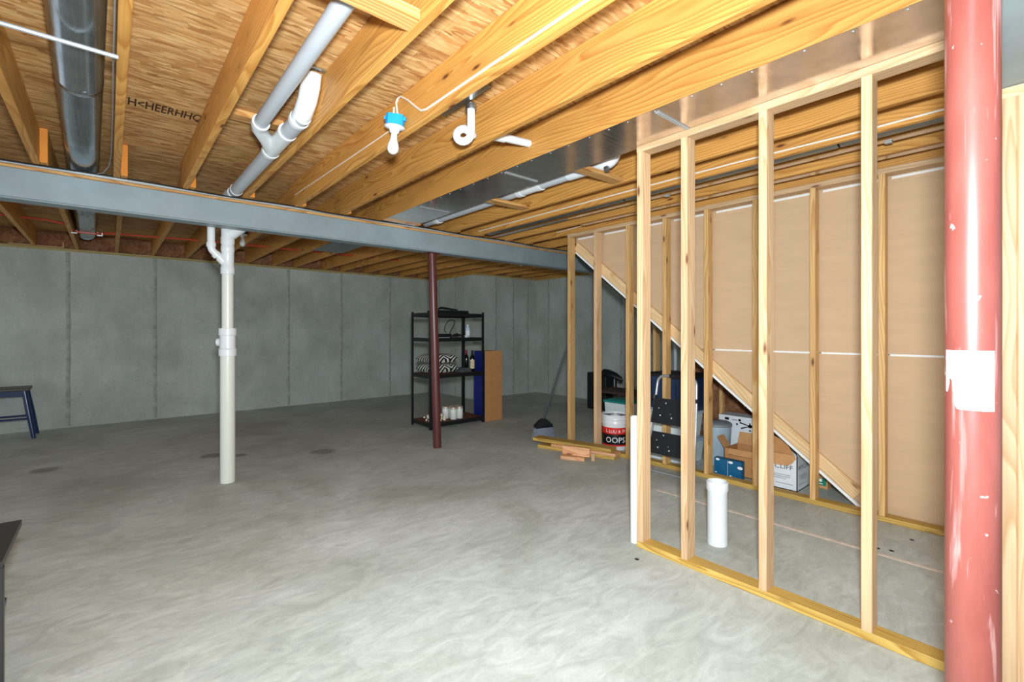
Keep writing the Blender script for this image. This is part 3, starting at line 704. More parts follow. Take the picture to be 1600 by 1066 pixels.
# ================================================================== SHELF UNIT AND CONTENTS
X0, X1, Y0, Y1 = 3.14, 4.01, 5.262, 5.765
su = empty('shelf_unit', ((X0 + X1) / 2, (Y0 + Y1) / 2, 0), label='black metal four-tier shelf unit behind the thin dark red column', cat='shelf')
for x, s1_ in ((X0, 1), (X1, -1)):
    for y, s2_ in ((Y0, 1), (Y1, -1)):
        m = PB(); t_ = .004; wd = .036
        m.box(min(x, x + s1_ * wd), max(x, x + s1_ * wd), min(y, y + s2_ * t_), max(y, y + s2_ * t_), .001, 1.545)
        m.box(min(x, x + s1_ * t_), max(x, x + s1_ * t_), min(y + s2_ * t_, y + s2_ * wd), max(y + s2_ * t_, y + s2_ * wd), .001, 1.545)
        for k in range(38): m.box(x + s1_ * .012 - .003, x + s1_ * .012 + .003, y - s2_ * .0006, y + s2_ * .0001, .04 + .04 * k, .052 + .04 * k) if s2_ > 0 else None
        m.build('post', 'black_metal', su)
TIERS = (.085, .715, 1.195, 1.525)
for z in TIERS:
    m = PB(); h_ = .05
    m.box(X0 + .005, X1 - .005, Y0 + .005, Y0 + .017, z - h_, z); m.box(X0 + .005, X1 - .005, Y1 - .017, Y1 - .005, z - h_, z)
    m.box(X0 + .005, X0 + .017, Y0 + .017, Y1 - .017, z - h_, z); m.box(X1 - .017, X1 - .005, Y0 + .017, Y1 - .017, z - h_, z)
    m.build('shelf_frame', 'black_metal', su)
    PB().box(X0 + .018, X1 - .018, Y0 + .018, Y1 - .018, z - .012, z - .0005).build('shelf_board', 'shelf_board', su)
# top: black case and bag
m = PB(); m.board(3.33, 3.80, 5.34, 5.66, 1.526, 1.565, 'X', .01); m.build('flat_case', 'black_plastic', None, label='flat black case on top of the shelf unit', cat='case')
m = PB(); m.tube([(3.36, 5.42, 1.582), (3.42, 5.45, 1.60), (3.50, 5.46, 1.594), (3.60, 5.45, 1.584), (3.68, 5.44, 1.580)], [.012, .016, .016, .013, .008], 10); m.build('folded_strap', 'black_plastic', None, True, label='folded black strap lying on the flat case', cat='strap')
# second tier
PB().box(3.17, 3.46, 5.30, 5.62, 1.196, 1.200).build('paper_sheet', 'white_card', None, label='sheet of white paper on the second highest shelf', cat='paper')
m = PB(); m.board(3.37, 3.60, 5.46, 5.60, 1.2012, 1.245, 'X', .012); m.build('black_router', 'black_plastic', None, label='low black electronic box on the second highest shelf', cat='electronics')
m = PB()
pts = [(3.55, 5.40, 1.212), (3.58, 5.36, 1.222), (3.63, 5.33, 1.236), (3.67, 5.34, 1.23), (3.66, 5.40, 1.215), (3.61, 5.42, 1.212), (3.57, 5.39, 1.228), (3.60, 5.34, 1.248), (3.66, 5.32, 1.222), (3.70, 5.36, 1.212)]
m.tube(pts, .010, 7); m.tube([(3.50, 5.44, 1.26), (3.47, 5.45, 1.30), (3.49, 5.45, 1.37), (3.53, 5.45, 1.42), (3.59, 5.45, 1.44), (3.64, 5.45, 1.42), (3.62, 5.44, 1.36), (3.57, 5.43, 1.30), (3.54, 5.42, 1.25)], .006, 6)
m.build('cord_bundle', 'black_cable', None, True, label='tangled black cord bundle on the second highest shelf', cat='cord')
m = PB(); m.lathe([(0, 0), (.022, 0), (.030, .03), (.027, .03), (.020, .004), (0, .004)], (3.775, 5.36, 1.1955), 18); m.build('white_cup', 'jar_white', None, True, label='small white cup beside the clear bottle on the shelf', cat='cup')
e = empty('clear_bottle', (3.842, 5.42, 1.1955), label='clear bottle with pale blue label on the second highest shelf', cat='bottle')
MB().lathe([(0, 0), (.030, 0), (.033, .006), (.033, .115), (.028, .135), (.014, .15), (.013, .158), (0, .158)], (0, 0, 0), 20).build('body', 'clear_bottle', e, True)
MB().lathe([(.0335, .02), (.0338, .022), (.0338, .09), (.0335, .092)], (0, 0, 0), 20).build('label_band', 'white_card', e, True)
MB().lathe([(0, .18), (.012, .18), (.014, .175), (.014, .156), (.012, .156)], (0, 0, 0), 16).build('cap', 'white_plastic', e, True)
# third tier: pillows, cloth, wine
def pillow(c, w_, d_, h_, rz, label):
    m = MB(); n = 14; vs = []
    for side in (1, -1):
        for j in range(n + 1):
            for i in range(n + 1):
                u, v = 2 * i / n - 1, 2 * j / n - 1
                k = max(0, (1 - u ** 4) * (1 - v ** 4)) ** .5
                pin = 1 - .10 * (1 - abs(u)) * (abs(v) ** 3); pin2 = 1 - .10 * (1 - abs(v)) * (abs(u) ** 3)
                vs.append((u * w_ / 2 * pin2, v * d_ / 2 * pin, side * h_ / 2 * k))
    fs = []
    for s_ in (0, 1):
        b = s_ * (n + 1) ** 2
        for j in range(n):
            for i in range(n):
                q = [b + j * (n + 1) + i, b + j * (n + 1) + i + 1, b + (j + 1) * (n + 1) + i + 1, b + (j + 1) * (n + 1) + i]
                fs.append(q if s_ == 0 else q[::-1])
    o = m.add(vs, fs).build('throw_pillow', 'pillow_pattern', None, True, label=label, cat='pillow', group='patterned pillows on the shelf')
    o.location = c; o.rotation_euler = (0, 0, rz); return o
pillow((3.395, 5.50, .782), .46, .40, .132, .05, 'black and white patterned pillow lying directly on the shelf, under another pillow')
pillow((3.385, 5.49, .913), .46, .40, .128, -.04, 'black and white patterned pillow stacked on top of another pillow')
m = PB()
for k in range(3): m.board(3.65 + .005 * k, 3.84 - .004 * k, 5.33 + .004 * k, 5.55, .7155 + .019 * k, .733 + .019 * k, 'X', .006)
m.build('folded_cloth', 'charcoal_cloth', None, label='folded grey cloth on the shelf between the pillows and the bottles', cat='cloth')
def wine(x, y, lab, label, foil):
    e = empty('wine_bottle', (x, y, .7155), label=label, cat='bottle')
    MB().lathe([(0, 0), (.034, 0), (.037, .006), (.037, .175), (.032, .20), (.016, .225), (.0145, .285), (0, .285)], (0, 0, 0), 20).build('glass_body', 'wine_glass', e, True)
    MB().lathe([(.0152, .235), (.016, .237), (.016, .298), (.014, .30), (0, .30)], (0, 0, 0), 16).build('foil', foil, e, True)
    if lab:
        m = MB(); a0 = math.atan2(-y, -x); r = .0376; n = 8
        for i in range(n):
            a, b = a0 - .9 + 1.8 * i / n, a0 - .9 + 1.8 * (i + 1) / n
            m.add([(r * math.cos(q), r * math.sin(q), z) for q, z in ((a, .04), (b, .04), (b, .165), (a, .165))], [(0, 1, 2, 3)])
        lb = m.build('label', 'paper_label', e, True)
        m = MB()
        for k in range(7):
            a = a0 + .35 * math.sin(k * 2.3); z = .06 + .013 * k; r2 = .0381
            m.add([(r2 * math.cos(q), r2 * math.sin(q), zz) for q, zz in ((a - .22, z), (a + .22, z + .004), (a + .15, z + .012), (a - .2, z + .009))], [(0, 1, 2, 3)])
        m.v = [tuple(Vector(v) - lb.location) for v in m.v]; MB.build(m, 'label_print', 'black_print', lb)
    return e
wine(3.905, 5.40, True, 'dark wine bottle with a cream label on the shelf', 'black_gloss')
wine(3.915, 5.56, False, 'dark wine bottle with red foil behind the labelled bottle', 'red_foil')
# bottom tier: jars and cotton garland
for k, (x, y) in enumerate(((3.56, 5.36), (3.665, 5.37), (3.61, 5.47), (3.715, 5.475), (3.51, 5.48))):
    e = empty('canister', (x, y, .0855), label='white canister with a tan metal lid in a cluster on the bottom shelf', cat='jar', group='canisters on the bottom shelf')
    MB().lathe([(0, 0), (.044, 0), (.048, .006), (.048, .128), (.045, .136), (.040, .140), (0, .14)], (0, 0, 0), 20).build('body', 'jar_white', e, True)
    MB().lathe([(.042, .1405), (.049, .1405), (.049, .160), (.046, .164), (0, .164)], (0, 0, 0), 20).build('lid', 'jar_lid', e, True)
gr = empty('cotton_garland', (3.295, 5.40, .0855), label='garland of white cotton balls on twigs lying on the bottom shelf', cat='garland')
pts = [(-.12 + .25 * i / 14, .04 * math.sin(i * .9), .018 + .012 * math.sin(i * 1.7) ** 2) for i in range(15)]
m = MB(); m.tube(pts, .006, 6)
for i in range(0, 15, 2): m.tube([pts[i], (pts[i][0] + random.uniform(-.03, .03), pts[i][1] + random.uniform(-.06, .06), pts[i][2] + random.uniform(.02, .07))], .003, 5)
m.build('twig', 'twig', gr, True)
rg = random.Random(4)
def ball(r): return [(r * math.sin(math.pi * i / 6), -r * math.cos(math.pi * i / 6)) for i in range(7)]
bsrc = None
for k in range(60):
    loc = (rg.uniform(-.125, .125), rg.uniform(-.10, .10), .0)
    z = .014 + rg.random() ** 1.6 * .085 * (1 - abs(loc[0]) * 3)
    if bsrc is None: bsrc = MB().lathe(ball(.017), (0, 0, 0), 8).build('cotton_ball', 'cotton', gr, True); o = bsrc
    else: o = bsrc.copy(); C.objects.link(o); o.parent = gr
    o.location = (loc[0], loc[1], max(.0172, z)); sc_ = rg.uniform(.75, 1.05); o.scale = (sc_,) * 3
# tall carton beside the shelf unit
ct = empty('tall_carton', (4.19, 5.42, 0), label='tall cardboard carton with one blue side, standing against the shelf unit', cat='box')
m = PB(); m.box(4.03, 4.345, 5.27, 5.53, .001, 1.0); m.build('carton_body', 'cardboard', ct)
PB().box(4.0285, 4.0299, 5.271, 5.529, .002, .999).build('blue_side', 'carton_blue', ct)
m = PB()
for k in range(22): m.box(4.0280, 4.0284, 5.325, 5.338, .10 + .024 * k, .10 + .024 * k + random.uniform(.012, .02))
m.build('side_print', 'white_print', ct)
PB().box(4.03, 4.345, 5.27, 5.29, 1.0005, 1.004).build('top_flap', 'cardboard', ct)

# ================================================================== BROOM, LUMBER, BUCKET
br = empty('broom', (3.95, 4.02, 0), label='grey push-head broom leaning against the end of the stair partition', cat='broom')
bd = Vector((.97, -.24, 0)).normalized(); bn = Vector((.24, .97, 0)).normalized()
def bw(a, b, z): v = Vector((3.955, 4.02, 0)) + bd * a + bn * b; return (v.x, v.y, z)
m = PB()
for a in [-.125 + .25 * i / 18 for i in range(19)]:
    for b in (-.022, 0, .022):
        m.beam(bw(a * 1.06 - .012, b * 1.5 - .03, .002), bw(a * .86, b * .8, .135), .012, .016)
m.build('bristles', 'bristle_grey', br, kind='stuff')
m = PB(); vs = []
for z, wa, wb in ((.125, .118, .032), (.16, .112, .034), (.20, .07, .026), (.235, .022, .018)):
    vs += [bw(-wa, -wb, z), bw(wa, -wb, z), bw(wa, wb, z), bw(-wa, wb, z)]
m.add(vs, [(3, 2, 1, 0), (12, 13, 14, 15)] + [(i * 4 + k, i * 4 + (k + 1) % 4, i * 4 + 4 + (k + 1) % 4, i * 4 + 4 + k) for i in range(3) for k in range(4)])
m.build('broom_head', 'black_plastic', br)
PB().tube([(3.955, 4.02, .22), (4.015, 3.634, 1.235)], .0125, 12).build('handle', 'handle_grey', br, True)
def plank(p, q, wd, z0, z1, mat, label, grp=None, end=0):
    p, q = Vector((*p, 0)), Vector((*q, 0)); d = q - p; ln = d.length; ang = math.atan2(d.y, d.x) - math.pi / 2
    m = MB(); m.board(-wd / 2, wd / 2, -ln / 2, ln / 2, 0, z1 - z0, 'Y', .003)
    o = m.build('lumber_board', mat, None, label=label, cat='board', group=grp)
    o.location = Vector(((p.x + q.x) / 2, (p.y + q.y) / 2, (z0 + z1) / 2)); o.rotation_euler = (0, 0, ang); return o
off = Vector((.967, .25)) * .07
def pk(a, b, wd, z0, z1, mat, label, k=.5):
    a, b = Vector(a), Vector(b); d = (b - a).normalized(); nrm = Vector((-d.y, d.x)); nrm = nrm if nrm.x > 0 else -nrm
    return plank(a + nrm * wd * k, b + nrm * wd * k, wd, z0, z1, mat, label, 'boards in the lumber pile')
pk((3.575, 3.72), (3.80, 2.86), .14, .001, .037, 'treated_y', 'yellow treated board at the bottom of the lumber pile')
pk((3.61, 3.55), (3.79, 2.84), .14, .0375, .066, 'cut_block', 'pinkish plank in the middle of the lumber pile')
pk((3.575, 3.80), (3.80, 2.90), .14, .0665, .102, 'treated_y', 'yellow treated board on top of the lumber pile')
pk((3.425, 3.235), (3.535, 3.02), .125, .001, .036, 'cut_block', 'short flat offcut lying on the slab in front of the lumber pile')
pk((3.49, 3.27), (3.585, 2.995), .040, .0365, .124, 'cut_block', 'short thick offcut standing on edge on the flat offcut')
o = pk((3.60, 2.985), (3.612, 2.955), .02, .001, .075, 'stud_pine', 'tiny pale wood block beside the thick offcut')
bu = empty('bucket', (4.225, 3.165, 0), label='white plastic bucket with a red and black band, behind the stair partition studs', cat='bucket')
MB().lathe([(0, .002), (.132, .002), (.136, .01), (.139, .05)], (0, 0, 0), 36).build('base', 'white_plastic', bu, True)
MB().lathe([(.139, .0505), (.1395, .053), (.1435, .175)], (0, 0, 0), 36).build('black_band', 'black_label', bu, True)
MB().lathe([(.139, .046), (.1397, .046), (.1398, .062), (.139, .062)], (0, 0, 0), 36).build('red_line', 'red_label', bu, True)
MB().lathe([(.1435, .1755), (.146, .245)], (0, 0, 0), 36).build('red_band', 'red_label', bu, True)
MB().lathe([(.146, .2455), (.147, .28), (.151, .283), (.151, .295), (.148, .30), (.149, .325), (.153, .328), (.153, .342), (.150, .346), (.151, .36), (.155, .362), (.155, .374), (.150, .378), (.147, .376), (.145, .352), (.145, .35), (0, .35)], (0, 0, 0), 36).build('upper_wall', 'white_plastic', bu, True)
MB().lathe([(.144, .3505), (.144, .356), (0, .356)], (0, 0, 0), 36).build('lid', 'grey_plastic', bu, True)
MB().lathe([(.022, .3565), (.05, .3565), (.05, .366), (.046, .370), (.026, .370), (.024, .3565)], (0, 0, 0), 24).build('spout_cap', 'white_plastic', bu, True)
ba = math.atan2(-3.165, -4.225)
def cyl_text(mb, body, size, s_c, z, r):
    vs, fs = text2d(body, size); mw = max(v[0] for v in vs)
    mb.add([(r * math.cos(ba + (x - mw / 2 + s_c) / r), r * math.sin(ba + (x - mw / 2 + s_c) / r), z + y) for x, y in vs], fs)
m = MB(); cyl_text(m, 'OOPS', .085, .0, .085, .1445); m.build('hand_lettering', 'white_print', bu)
m = MB(); cyl_text(m, 'L', .05, -.095, .195, .1475); cyl_text(m, 'LUU', .045, -.03, .19, .1475); cyl_text(m, 'R', .045, .045, .19, .1475); cyl_text(m, 'IV', .05, .095, .195, .1475); m.build('band_lettering', 'white_print', bu)

# ================================================================== STEP LADDER (leaning on the stair partition)
la = empty('step_ladder', (3.80, 2.25, 0), label='folding step ladder with paint-spotted black steps, leaning on the stair partition', cat='ladder')
def lt(y, z, off=0.0): return (3.795 + .125 * z / .9 + off, y, z)
yl, yr = 2.472, 2.028
pts = [lt(yl - .005, .02), lt(yl, .05), lt(yl - .01, .45), lt(yl - .03, .80)] + [lt(yl - .03 - .07 * (1 - math.cos(a)), .80 + .07 * math.sin(a)) for a in [math.pi / 2 * k / 5 for k in range(1, 6)]]
pts += [lt(2.25, .871)] + [lt(yr + .03 + .07 * (1 - math.sin(a)), .80 + .07 * math.cos(a)) for a in [math.pi / 2 * k / 5 for k in range(0, 6)]] + [lt(yr + .01, .45), lt(yr, .05), lt(yr + .005, .02)]
PB().tube(pts, .0125, 12).build('front_frame', 'aluminium', la, True)
b0 = lambda y, z: lt(y, z, -.040)
pts = [b0(yl - .03, .56), b0(yl - .015, .30), b0(yl - .005, .10)] + [b0(yl - .005 - .06 * (1 - math.cos(a)), .075 - .06 * math.sin(a)) for a in [math.pi / 2 * k / 5 for k in range(1, 6)]] + [b0(2.25, .015)] + [b0(yr + .005 + .06 * (1 - math.sin(a)), .075 - .06 * math.cos(a)) for a in [math.pi / 2 * k / 5 for k in range(0, 6)]] + [b0(yr + .015, .30), b0(yr + .03, .56)]
PB().tube(pts, .0115, 12).build('rear_frame', 'aluminium', la, True)
for z0, z1 in ((.445, .672), (.175, .372)):
    m = PB(); vs = []
    for off, ins in ((-.066, 0), (-.0545, .006)):
        vs += [lt(yl - .030 - ins, z0 + ins, off), lt(yr + .022 + ins, z0 + ins, off), lt(yr + .042 + ins, z1 - ins, off), lt(yl - .052 - ins, z1 - ins, off)]
    m.add(vs, [(3, 2, 1, 0), (4, 5, 6, 7)] + [(k, (k + 1) % 4, 4 + (k + 1) % 4, 4 + k) for k in range(4)])
    m.build('step', 'step_rubber', la)
for y in (yl - .02, yr + .02):
    m = PB(); m.tube([lt(y, .655, -.02), lt(y, .69, -.02)], .026, 12); m.build('hinge', 'black_plastic', la, True)
for y in (yl - .005, yr + .005):
    m = PB(); m.tube([lt(y, .001), lt(y, .05)], .0155, 12); m.build('rubber_foot', 'black_plastic', la, True)
PB().tube([lt(2.32, .871), lt(2.18, .871)], .0165, 12).build('grip', 'black_plastic', la, True)

# ================================================================== THINGS UNDER THE STAIRS
def tote(name, x0, x1, y0, y1, z0, h_, mat, lidmat, label, cat='bin'):
    e = empty(name, ((x0 + x1) / 2, (y0 + y1) / 2, z0), label=label, cat=cat)
    m = PB(); t_ = .02
    m.add([(x0 + t_, y0 + t_, z0), (x1 - t_, y0 + t_, z0), (x1 - t_, y1 - t_, z0), (x0 + t_, y1 - t_, z0), (x0, y0, z0 + h_), (x1, y0, z0 + h_), (x1, y1, z0 + h_), (x0, y1, z0 + h_)],
          [(3, 2, 1, 0), (4, 5, 6, 7), (0, 1, 5, 4), (1, 2, 6, 5), (2, 3, 7, 6), (3, 0, 4, 7)])
    n = int((y1 - y0) / .05)
    for k in range(1, n): y = y0 + (y1 - y0) * k / n; m.beam((x0 + t_ * .8, y, z0 + .03), (x0 - .002, y, z0 + h_ - .05), .012, .008, (1, 0, 0))
    m.build('tub', mat, e)
    m = PB(); m.board(x0 - .012, x1 + .012, y0 - .012, y1 + .012, z0 + h_ + .0005, z0 + h_ + .03, 'Y', .008); m.board(x0 + .03, x1 - .03, y0 + .03, y1 - .03, z0 + h_ + .03, z0 + h_ + .04, 'Y', .004); m.build('lid', lidmat, e)
    return e
tote('storage_bin', 4.16, 4.52, 2.30, 2.80, .001, .20, 'clear_bin', 'pale_blue_plastic', 'clear storage bin on the floor at the bottom of the stack behind the ladder')
tote('storage_bin', 4.17, 4.51, 2.31, 2.78, .245, .22, 'clear_bin', 'pale_blue_plastic', 'clear storage bin stacked under the dark blue tote')
tote('blue_tote', 4.17, 4.55, 2.26, 2.74, .510, .32, 'tote_blue', 'black_plastic', 'dark blue tote with black lid on top of the clear bins')
tc = empty('waste_can', (4.47, 2.145, 0), label='pale grey-blue plastic waste can beside the open cardboard box', cat='can')
MB().lathe([(0, .002), (.10, .002), (.106, .01), (.128, .34), (.128, .37), (.120, .37), (.10, .02), (0, .02)], (0, 0, 0), 28).build('can_body', 'pale_blue_plastic', tc, True)
MB().lathe([(.128, .371), (.134, .374), (.134, .395), (.11, .412), (0, .42)], (0, 0, 0), 28).build('lid', 'grey_plastic', tc, True)
# white ceiling fan carton standing behind
fb = empty('fan_carton', (4.73, 1.93, 0), label='white carton printed with a ceiling fan, behind the open cardboard box', cat='box')
FX = 4.625
PB().box(FX, FX + .20, 1.70, 2.20, .001, .455).build('carton_body', 'white_card', fb)
m = PB(); fx = FX - .0006
def q4(a): m.add([(fx, y, z) for y, z in a], [tuple(range(len(a)))])
cyf, czf = 1.90, .375
for an, ln in ((.25, .10), (2.75, .10), (-.35, .09), (3.5, .09), (1.5, .03)):
    dy, dz_ = math.cos(an), math.sin(an); q4([(cyf - dz_ * .004, czf + dy * .004), (cyf + dy * ln - dz_ * .007, czf + dz_ * ln + dy * .007), (cyf + dy * ln + dz_ * .007, czf + dz_ * ln - dy * .007), (cyf + dz_ * .004, czf - dy * .004)])
q4([(cyf + .018 * math.cos(a), czf + .018 * math.sin(a)) for a in [k * math.pi / 5 for k in range(10)]])
m.build('printed_fan', 'black_print', fb); m = PB()
q4([(2.10, .41), (2.14, .41), (2.14, .435), (2.10, .435)]); q4([(2.02, .415), (2.07, .415), (2.07, .421), (2.02, .421)]); q4([(1.985, .41), (2.01, .41), (2.01, .432), (1.985, .432)])
q4([(2.015, .37), (2.03, .37), (2.03, .39), (2.015, .39)]); q4([(1.892, .325), (1.908, .325), (1.908, .34), (1.892, .34)])
m.build('printed_words', 'black_print', fb, kind='stuff')
# open cardboard box with flaps
ob = empty('open_box', (4.33, 1.82, 0), label='open brown cardboard box with raised flaps behind the small blue carton', cat='box')
bx0, bx1, by0, by1, bh = 4.22, 4.49, 1.66, 1.96, .23
m = PB(); t_ = .005
m.box(bx0, bx0 + t_, by0, by1, .001, bh); m.box(bx1 - t_, bx1, by0, by1, .001, bh); m.box(bx0, bx1, by0, by0 + t_, .001, bh); m.box(bx0, bx1, by1 - t_, by1, .001, bh); m.box(bx0, bx1, by0, by1, .001, .006)
m.build('box_body', 'cardboard', ob)
def flap(a, b, d, nm='flap', mat='cardboard_pale'):
    a, b, d = Vector(a), Vector(b), Vector(d); n_ = (b - a).cross(d).normalized() * .004
    m = PB(); m.add([a, b, b + d, a + d, a + n_, b + n_, b + d + n_, a + d + n_], [(0, 1, 2, 3), (7, 6, 5, 4), (0, 4, 5, 1), (1, 5, 6, 2), (2, 6, 7, 3), (3, 7, 4, 0)]); return m.build(nm, mat, ob)
flap((bx0, by1, bh), (bx0 + .12, by1, bh), (-.03, .05, .10)); flap((bx1, by0, bh), (bx1, by1, bh), (.05, 0, .10)); flap((bx0, by0 + .03, bh), (bx0, by1 - .05, bh), (-.045, 0, -.04)); flap((bx0, by0, bh), (bx1, by0, bh), (.0, -.02, .12))
m = PB()
for k in range(12): m.box(bx0 - .0012, bx0 - .0006, 1.672, 1.672 + random.uniform(.03, .055), .02 + .016 * k, .029 + .016 * k)
m.build('side_print', 'black_print', ob)
bb = empty('blue_carton', (4.155, 1.88, 0), label='small blue printed carton with white dots in front of the open brown box', cat='box')
PB().board(4.105, 4.165, 1.758, 1.995, .001, .158, 'Y', .002).build('carton_body', 'box_blue', bb)
m = PB()
for y, z, r in ((1.975, .150, .0), (1.85, .138, .016), (1.77, .105, .018), (1.98, .03, .007), (1.85, .02, .008), (1.965, .145, .014)):
    if r: m.add([(4.1044, y + r * math.cos(a) * 1.3, z + r * math.sin(a) * .7) for a in [k * math.pi / 6 for k in range(12)]], [tuple(range(12))])
m.add([(4.1044, y, z) for y, z in ((1.875, .01), (1.877, .01), (1.877, .15), (1.875, .15))], [(0, 1, 2, 3)])
m.build('printed_dots', 'white_print', bb)
# large white lettered carton
wx0, wx1, wy0, wy1, wh = 4.155, 4.45, 1.345, 1.63, .285
wb = empty('white_carton', ((wx0 + wx1) / 2, (wy0 + wy1) / 2, 0), label='open white lettered carton with a brown inside flap, under the stair slope', cat='box')
m = PB(); t_ = .006
m.box(wx0, wx0 + t_, wy0, wy1, .001, wh); m.box(wx1 - t_, wx1, wy0, wy1, .001, wh); m.box(wx0, wx1, wy0, wy0 + t_, .001, wh); m.box(wx0, wx1, wy1 - t_, wy1, .001, wh); m.box(wx0, wx1, wy0, wy1, .001, .007)
m.build('box_body', 'white_card', wb)
m = PB(); n = 12
poly = [(1.362, .290), (1.352, .262), (1.385, .215), (1.43, .195), (1.50, .192), (1.60, .20), (1.628, .283)]
m.prism(poly, 'X', wx0 - .005, wx0 - .001); m.build('front_flap', 'cardboard_pale', wb)
PB().prism([(1.368, .291), (1.63, .286), (1.63, .46), (1.53, .43), (1.47, .405), (1.41, .36)], 'X', wx0 - .004, wx0 + .001).build('raised_flap', 'cardboard', wb)
m = PB(); m.add([(wx0, wy0 + .002, wh), (wx0 + .26, wy0 + .002, wh), (wx0 + .23, wy0 + .03, wh + .10), (wx0 + .05, wy0 + .03, wh + .12)], [(0, 1, 2, 3)])
m.build('top_flap', 'white_card', wb)
m = PB(); vs, fs = text2d('WYCLIFF', .058); mw = max(v[0] for v in vs)
m.add([(wx0 - .0007, wy0 + .032 + (mw - x) , .165 + y * .9) for x, y in vs], fs)
m.add([(wx0 + .02 + x * .255 / mw, wy0 - .0007, .165 + y * .9) for x, y in vs], fs); m.build('lettering', 'black_print', wb)
m = PB()
for z, a, b in ((.115, .05, .20), (.10, .05, .22), (.085, .08, .2), (.045, .03, .16)):
    m.add([(wx0 - .0007, wy0 + a, z), (wx0 - .0007, wy0 + b, z), (wx0 - .0007, wy0 + b, z + .004), (wx0 - .0007, wy0 + a, z + .004)], [(0, 1, 2, 3)])
    m.add([(wx0 + a, wy0 - .0007, z), (wx0 + b, wy0 - .0007, z), (wx0 + b, wy0 - .0007, z + .004), (wx0 + a, wy0 - .0007, z + .004)], [(0, 1, 2, 3)])
m.build('fine_print', 'grey_print', wb)
# small green and brown box
gb = empty('small_box', (4.45, 1.28, 0), label='small brown and green box at the foot of the stair slope', cat='box')
PB().board(4.405, 4.50, 1.205, 1.33, .001, .135, 'Y', .002).build('box_body', 'cardboard_pale', gb)
PB().box(4.4042, 4.4049, 1.215, 1.33, .025, .085).build('green_panel', 'green_print', gb)
m = PB(); m.box(4.4035, 4.4041, 1.24, 1.29, .035, .042); m.box(4.4035, 4.4041, 1.245, 1.285, .055, .078); m.build('panel_print', 'white_print', gb)
PB().lathe([(0, 0), (.05, 0), (.055, .02), (.05, .07), (.03, .08), (0, .08)], (4.60, 1.22, .001), 18).build('teal_tub', 'teal_plastic', None, True, label='low teal plastic tub behind the small brown and green box', cat='tub')
# beyond the stairs
sv = empty('speaker_box', (6.2, 5.05, 0), label='tall black box standing near the right concrete wall', cat='box')
PB().board(6.05, 6.35, 4.72, 5.11, .001, .60, 'Z', .008).build('cabinet', 'black_plastic', sv)
PB().lathe([(0, 0), (.02, 0), (.02, .04), (0, .045)], (6.2, 4.98, .6005), 12).build('knob', 'red_oxide_dark', sv, True)
bs = empty('padded_seat', (5.72, 4.33, 0), label='black padded saddle seat on a thin post beyond the stair partition', cat='seat')
m = PB(); vs = []
n1, n2 = 10, 12
for i in range(n1 + 1):
    a = i / n1; wd = .10 * math.sin(math.pi * min(1, .15 + .85 * a) ** .8) + .012; zc = .66 - .10 * a ** 2
    for k in range(n2):
        b = 2 * math.pi * k / n2; vs.append((5.70 + wd * math.cos(b) * .9, 4.50 - .36 * a, zc + .055 * math.sin(b) * (1 - .3 * a) * (.4 if i in (0, n1) else 1)))
m.add(vs, [(i * n2 + k, i * n2 + (k + 1) % n2, (i + 1) * n2 + (k + 1) % n2, (i + 1) * n2 + k) for i in range(n1) for k in range(n2)] + [tuple(range(n2)), tuple(n1 * n2 + k for k in range(n2))])
m.build('cushion', 'black_plastic', bs, True)
m = PB(); m.tube([(5.72, 4.30, .02), (5.72, 4.30, .58)], .012, 8); m.beam((5.5, 4.30, .012), (5.94, 4.30, .012), .04, .022); m.beam((5.72, 4.1, .012), (5.72, 4.5, .012), .04, .022); m.build('post', 'galv_dull', bs, True)
m = PB(); m.tube([(5.70, 4.20, .585), (5.70, 4.19, .54)], .012, 8); m.build('lever', 'black_plastic', bs, True)
lb = empty('low_bench', (5.3, 3.95, 0), label='low dark brown bench behind the green-lidded bin', cat='bench')
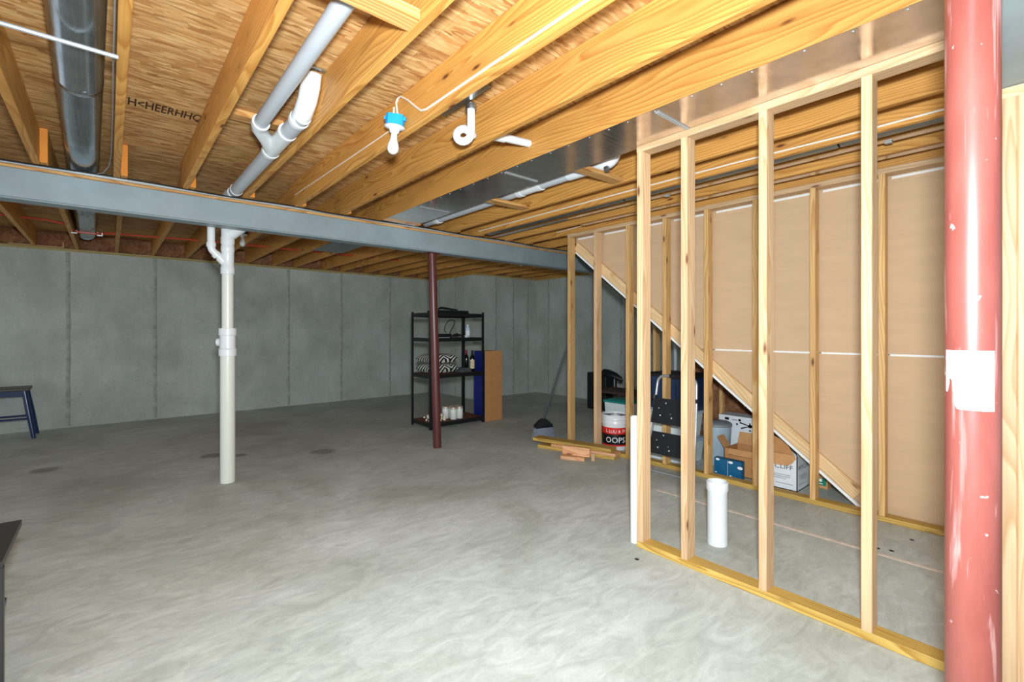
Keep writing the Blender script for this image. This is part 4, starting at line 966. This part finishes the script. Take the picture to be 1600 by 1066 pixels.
PB().board(5.10, 5.55, 3.45, 4.18, .44, .475, 'Y', .004).build('top', 'bench_brown', lb)
for x in (5.14, 5.51):
    for y in (3.5, 4.13): PB().board(x - .02, x + .02, y - .02, y + .02, .001, .4395, 'Z', .003).build('leg', 'bench_brown', lb)
tote('lidded_bin', 4.72, 5.02, 3.36, 3.70, .001, .395, 'clear_bin', 'teal_plastic', 'pale bin with a teal lid behind the white bucket')

# ================================================================== LEFT SIDE: STOOL AND TABLE
so = empty('stool', (-.93, 8.16, 0), label='blue wooden stool with a worn grey-brown seat by the rear wall', cat='stool')
MB().board(-.235, .205, -.19, .19, .575, .607, 'X', .012).build('seat', 'stool_top', so)
for sx_ in (-1, 1):
    for sy2 in (-1, 1):
        m = MB(); m.tube([(sx_ * .165, sy2 * .12, .574), (sx_ * .205, sy2 * .145, .30), (sx_ * .25, sy2 * .175, .001)], [.024, .026, .019], 12); m.build('leg', 'stool_blue', so, True)
for sy2 in (-1, 1):
    MB().board(-.15, .15, sy2 * .118 - .012, sy2 * .118 + .012, .505, .573, 'X', .003).build('apron', 'stool_blue', so)
    MB().tube([(-.213, sy2 * .150, .24), (.213, sy2 * .150, .24)], .012, 10).build('rung', 'stool_blue', so, True)
for sx_ in (-1, 1):
    MB().board(sx_ * .165 - .012, sx_ * .165 + .012, -.11, .11, .505, .573, 'Y', .003).build('apron', 'stool_blue', so)
    MB().tube([(sx_ * .203, -.142, .29), (sx_ * .203, .142, .29)], .011, 10).build('rung', 'stool_blue', so, True)
tb = empty('side_table', (-.62, 2.57, 0), label='black low table with a lower shelf at the near left, on the slab', cat='table')
PB().board(-1.0, -.275, 2.34, 2.812, .475, .50, 'X', .004).build('table_top', 'table_black', tb)
PB().board(-.97, -.315, 2.37, 2.79, .182, .20, 'X', .003).build('lower_shelf', 'table_black', tb)
for x, y in ((-.305, 2.345), (-.97, 2.38), (-.97, 2.74), (-.44, 2.74)):
    PB().board(x, x + .032, y, y + .032, .001, .4745, 'Z', .003).build('leg', 'table_black', tb)
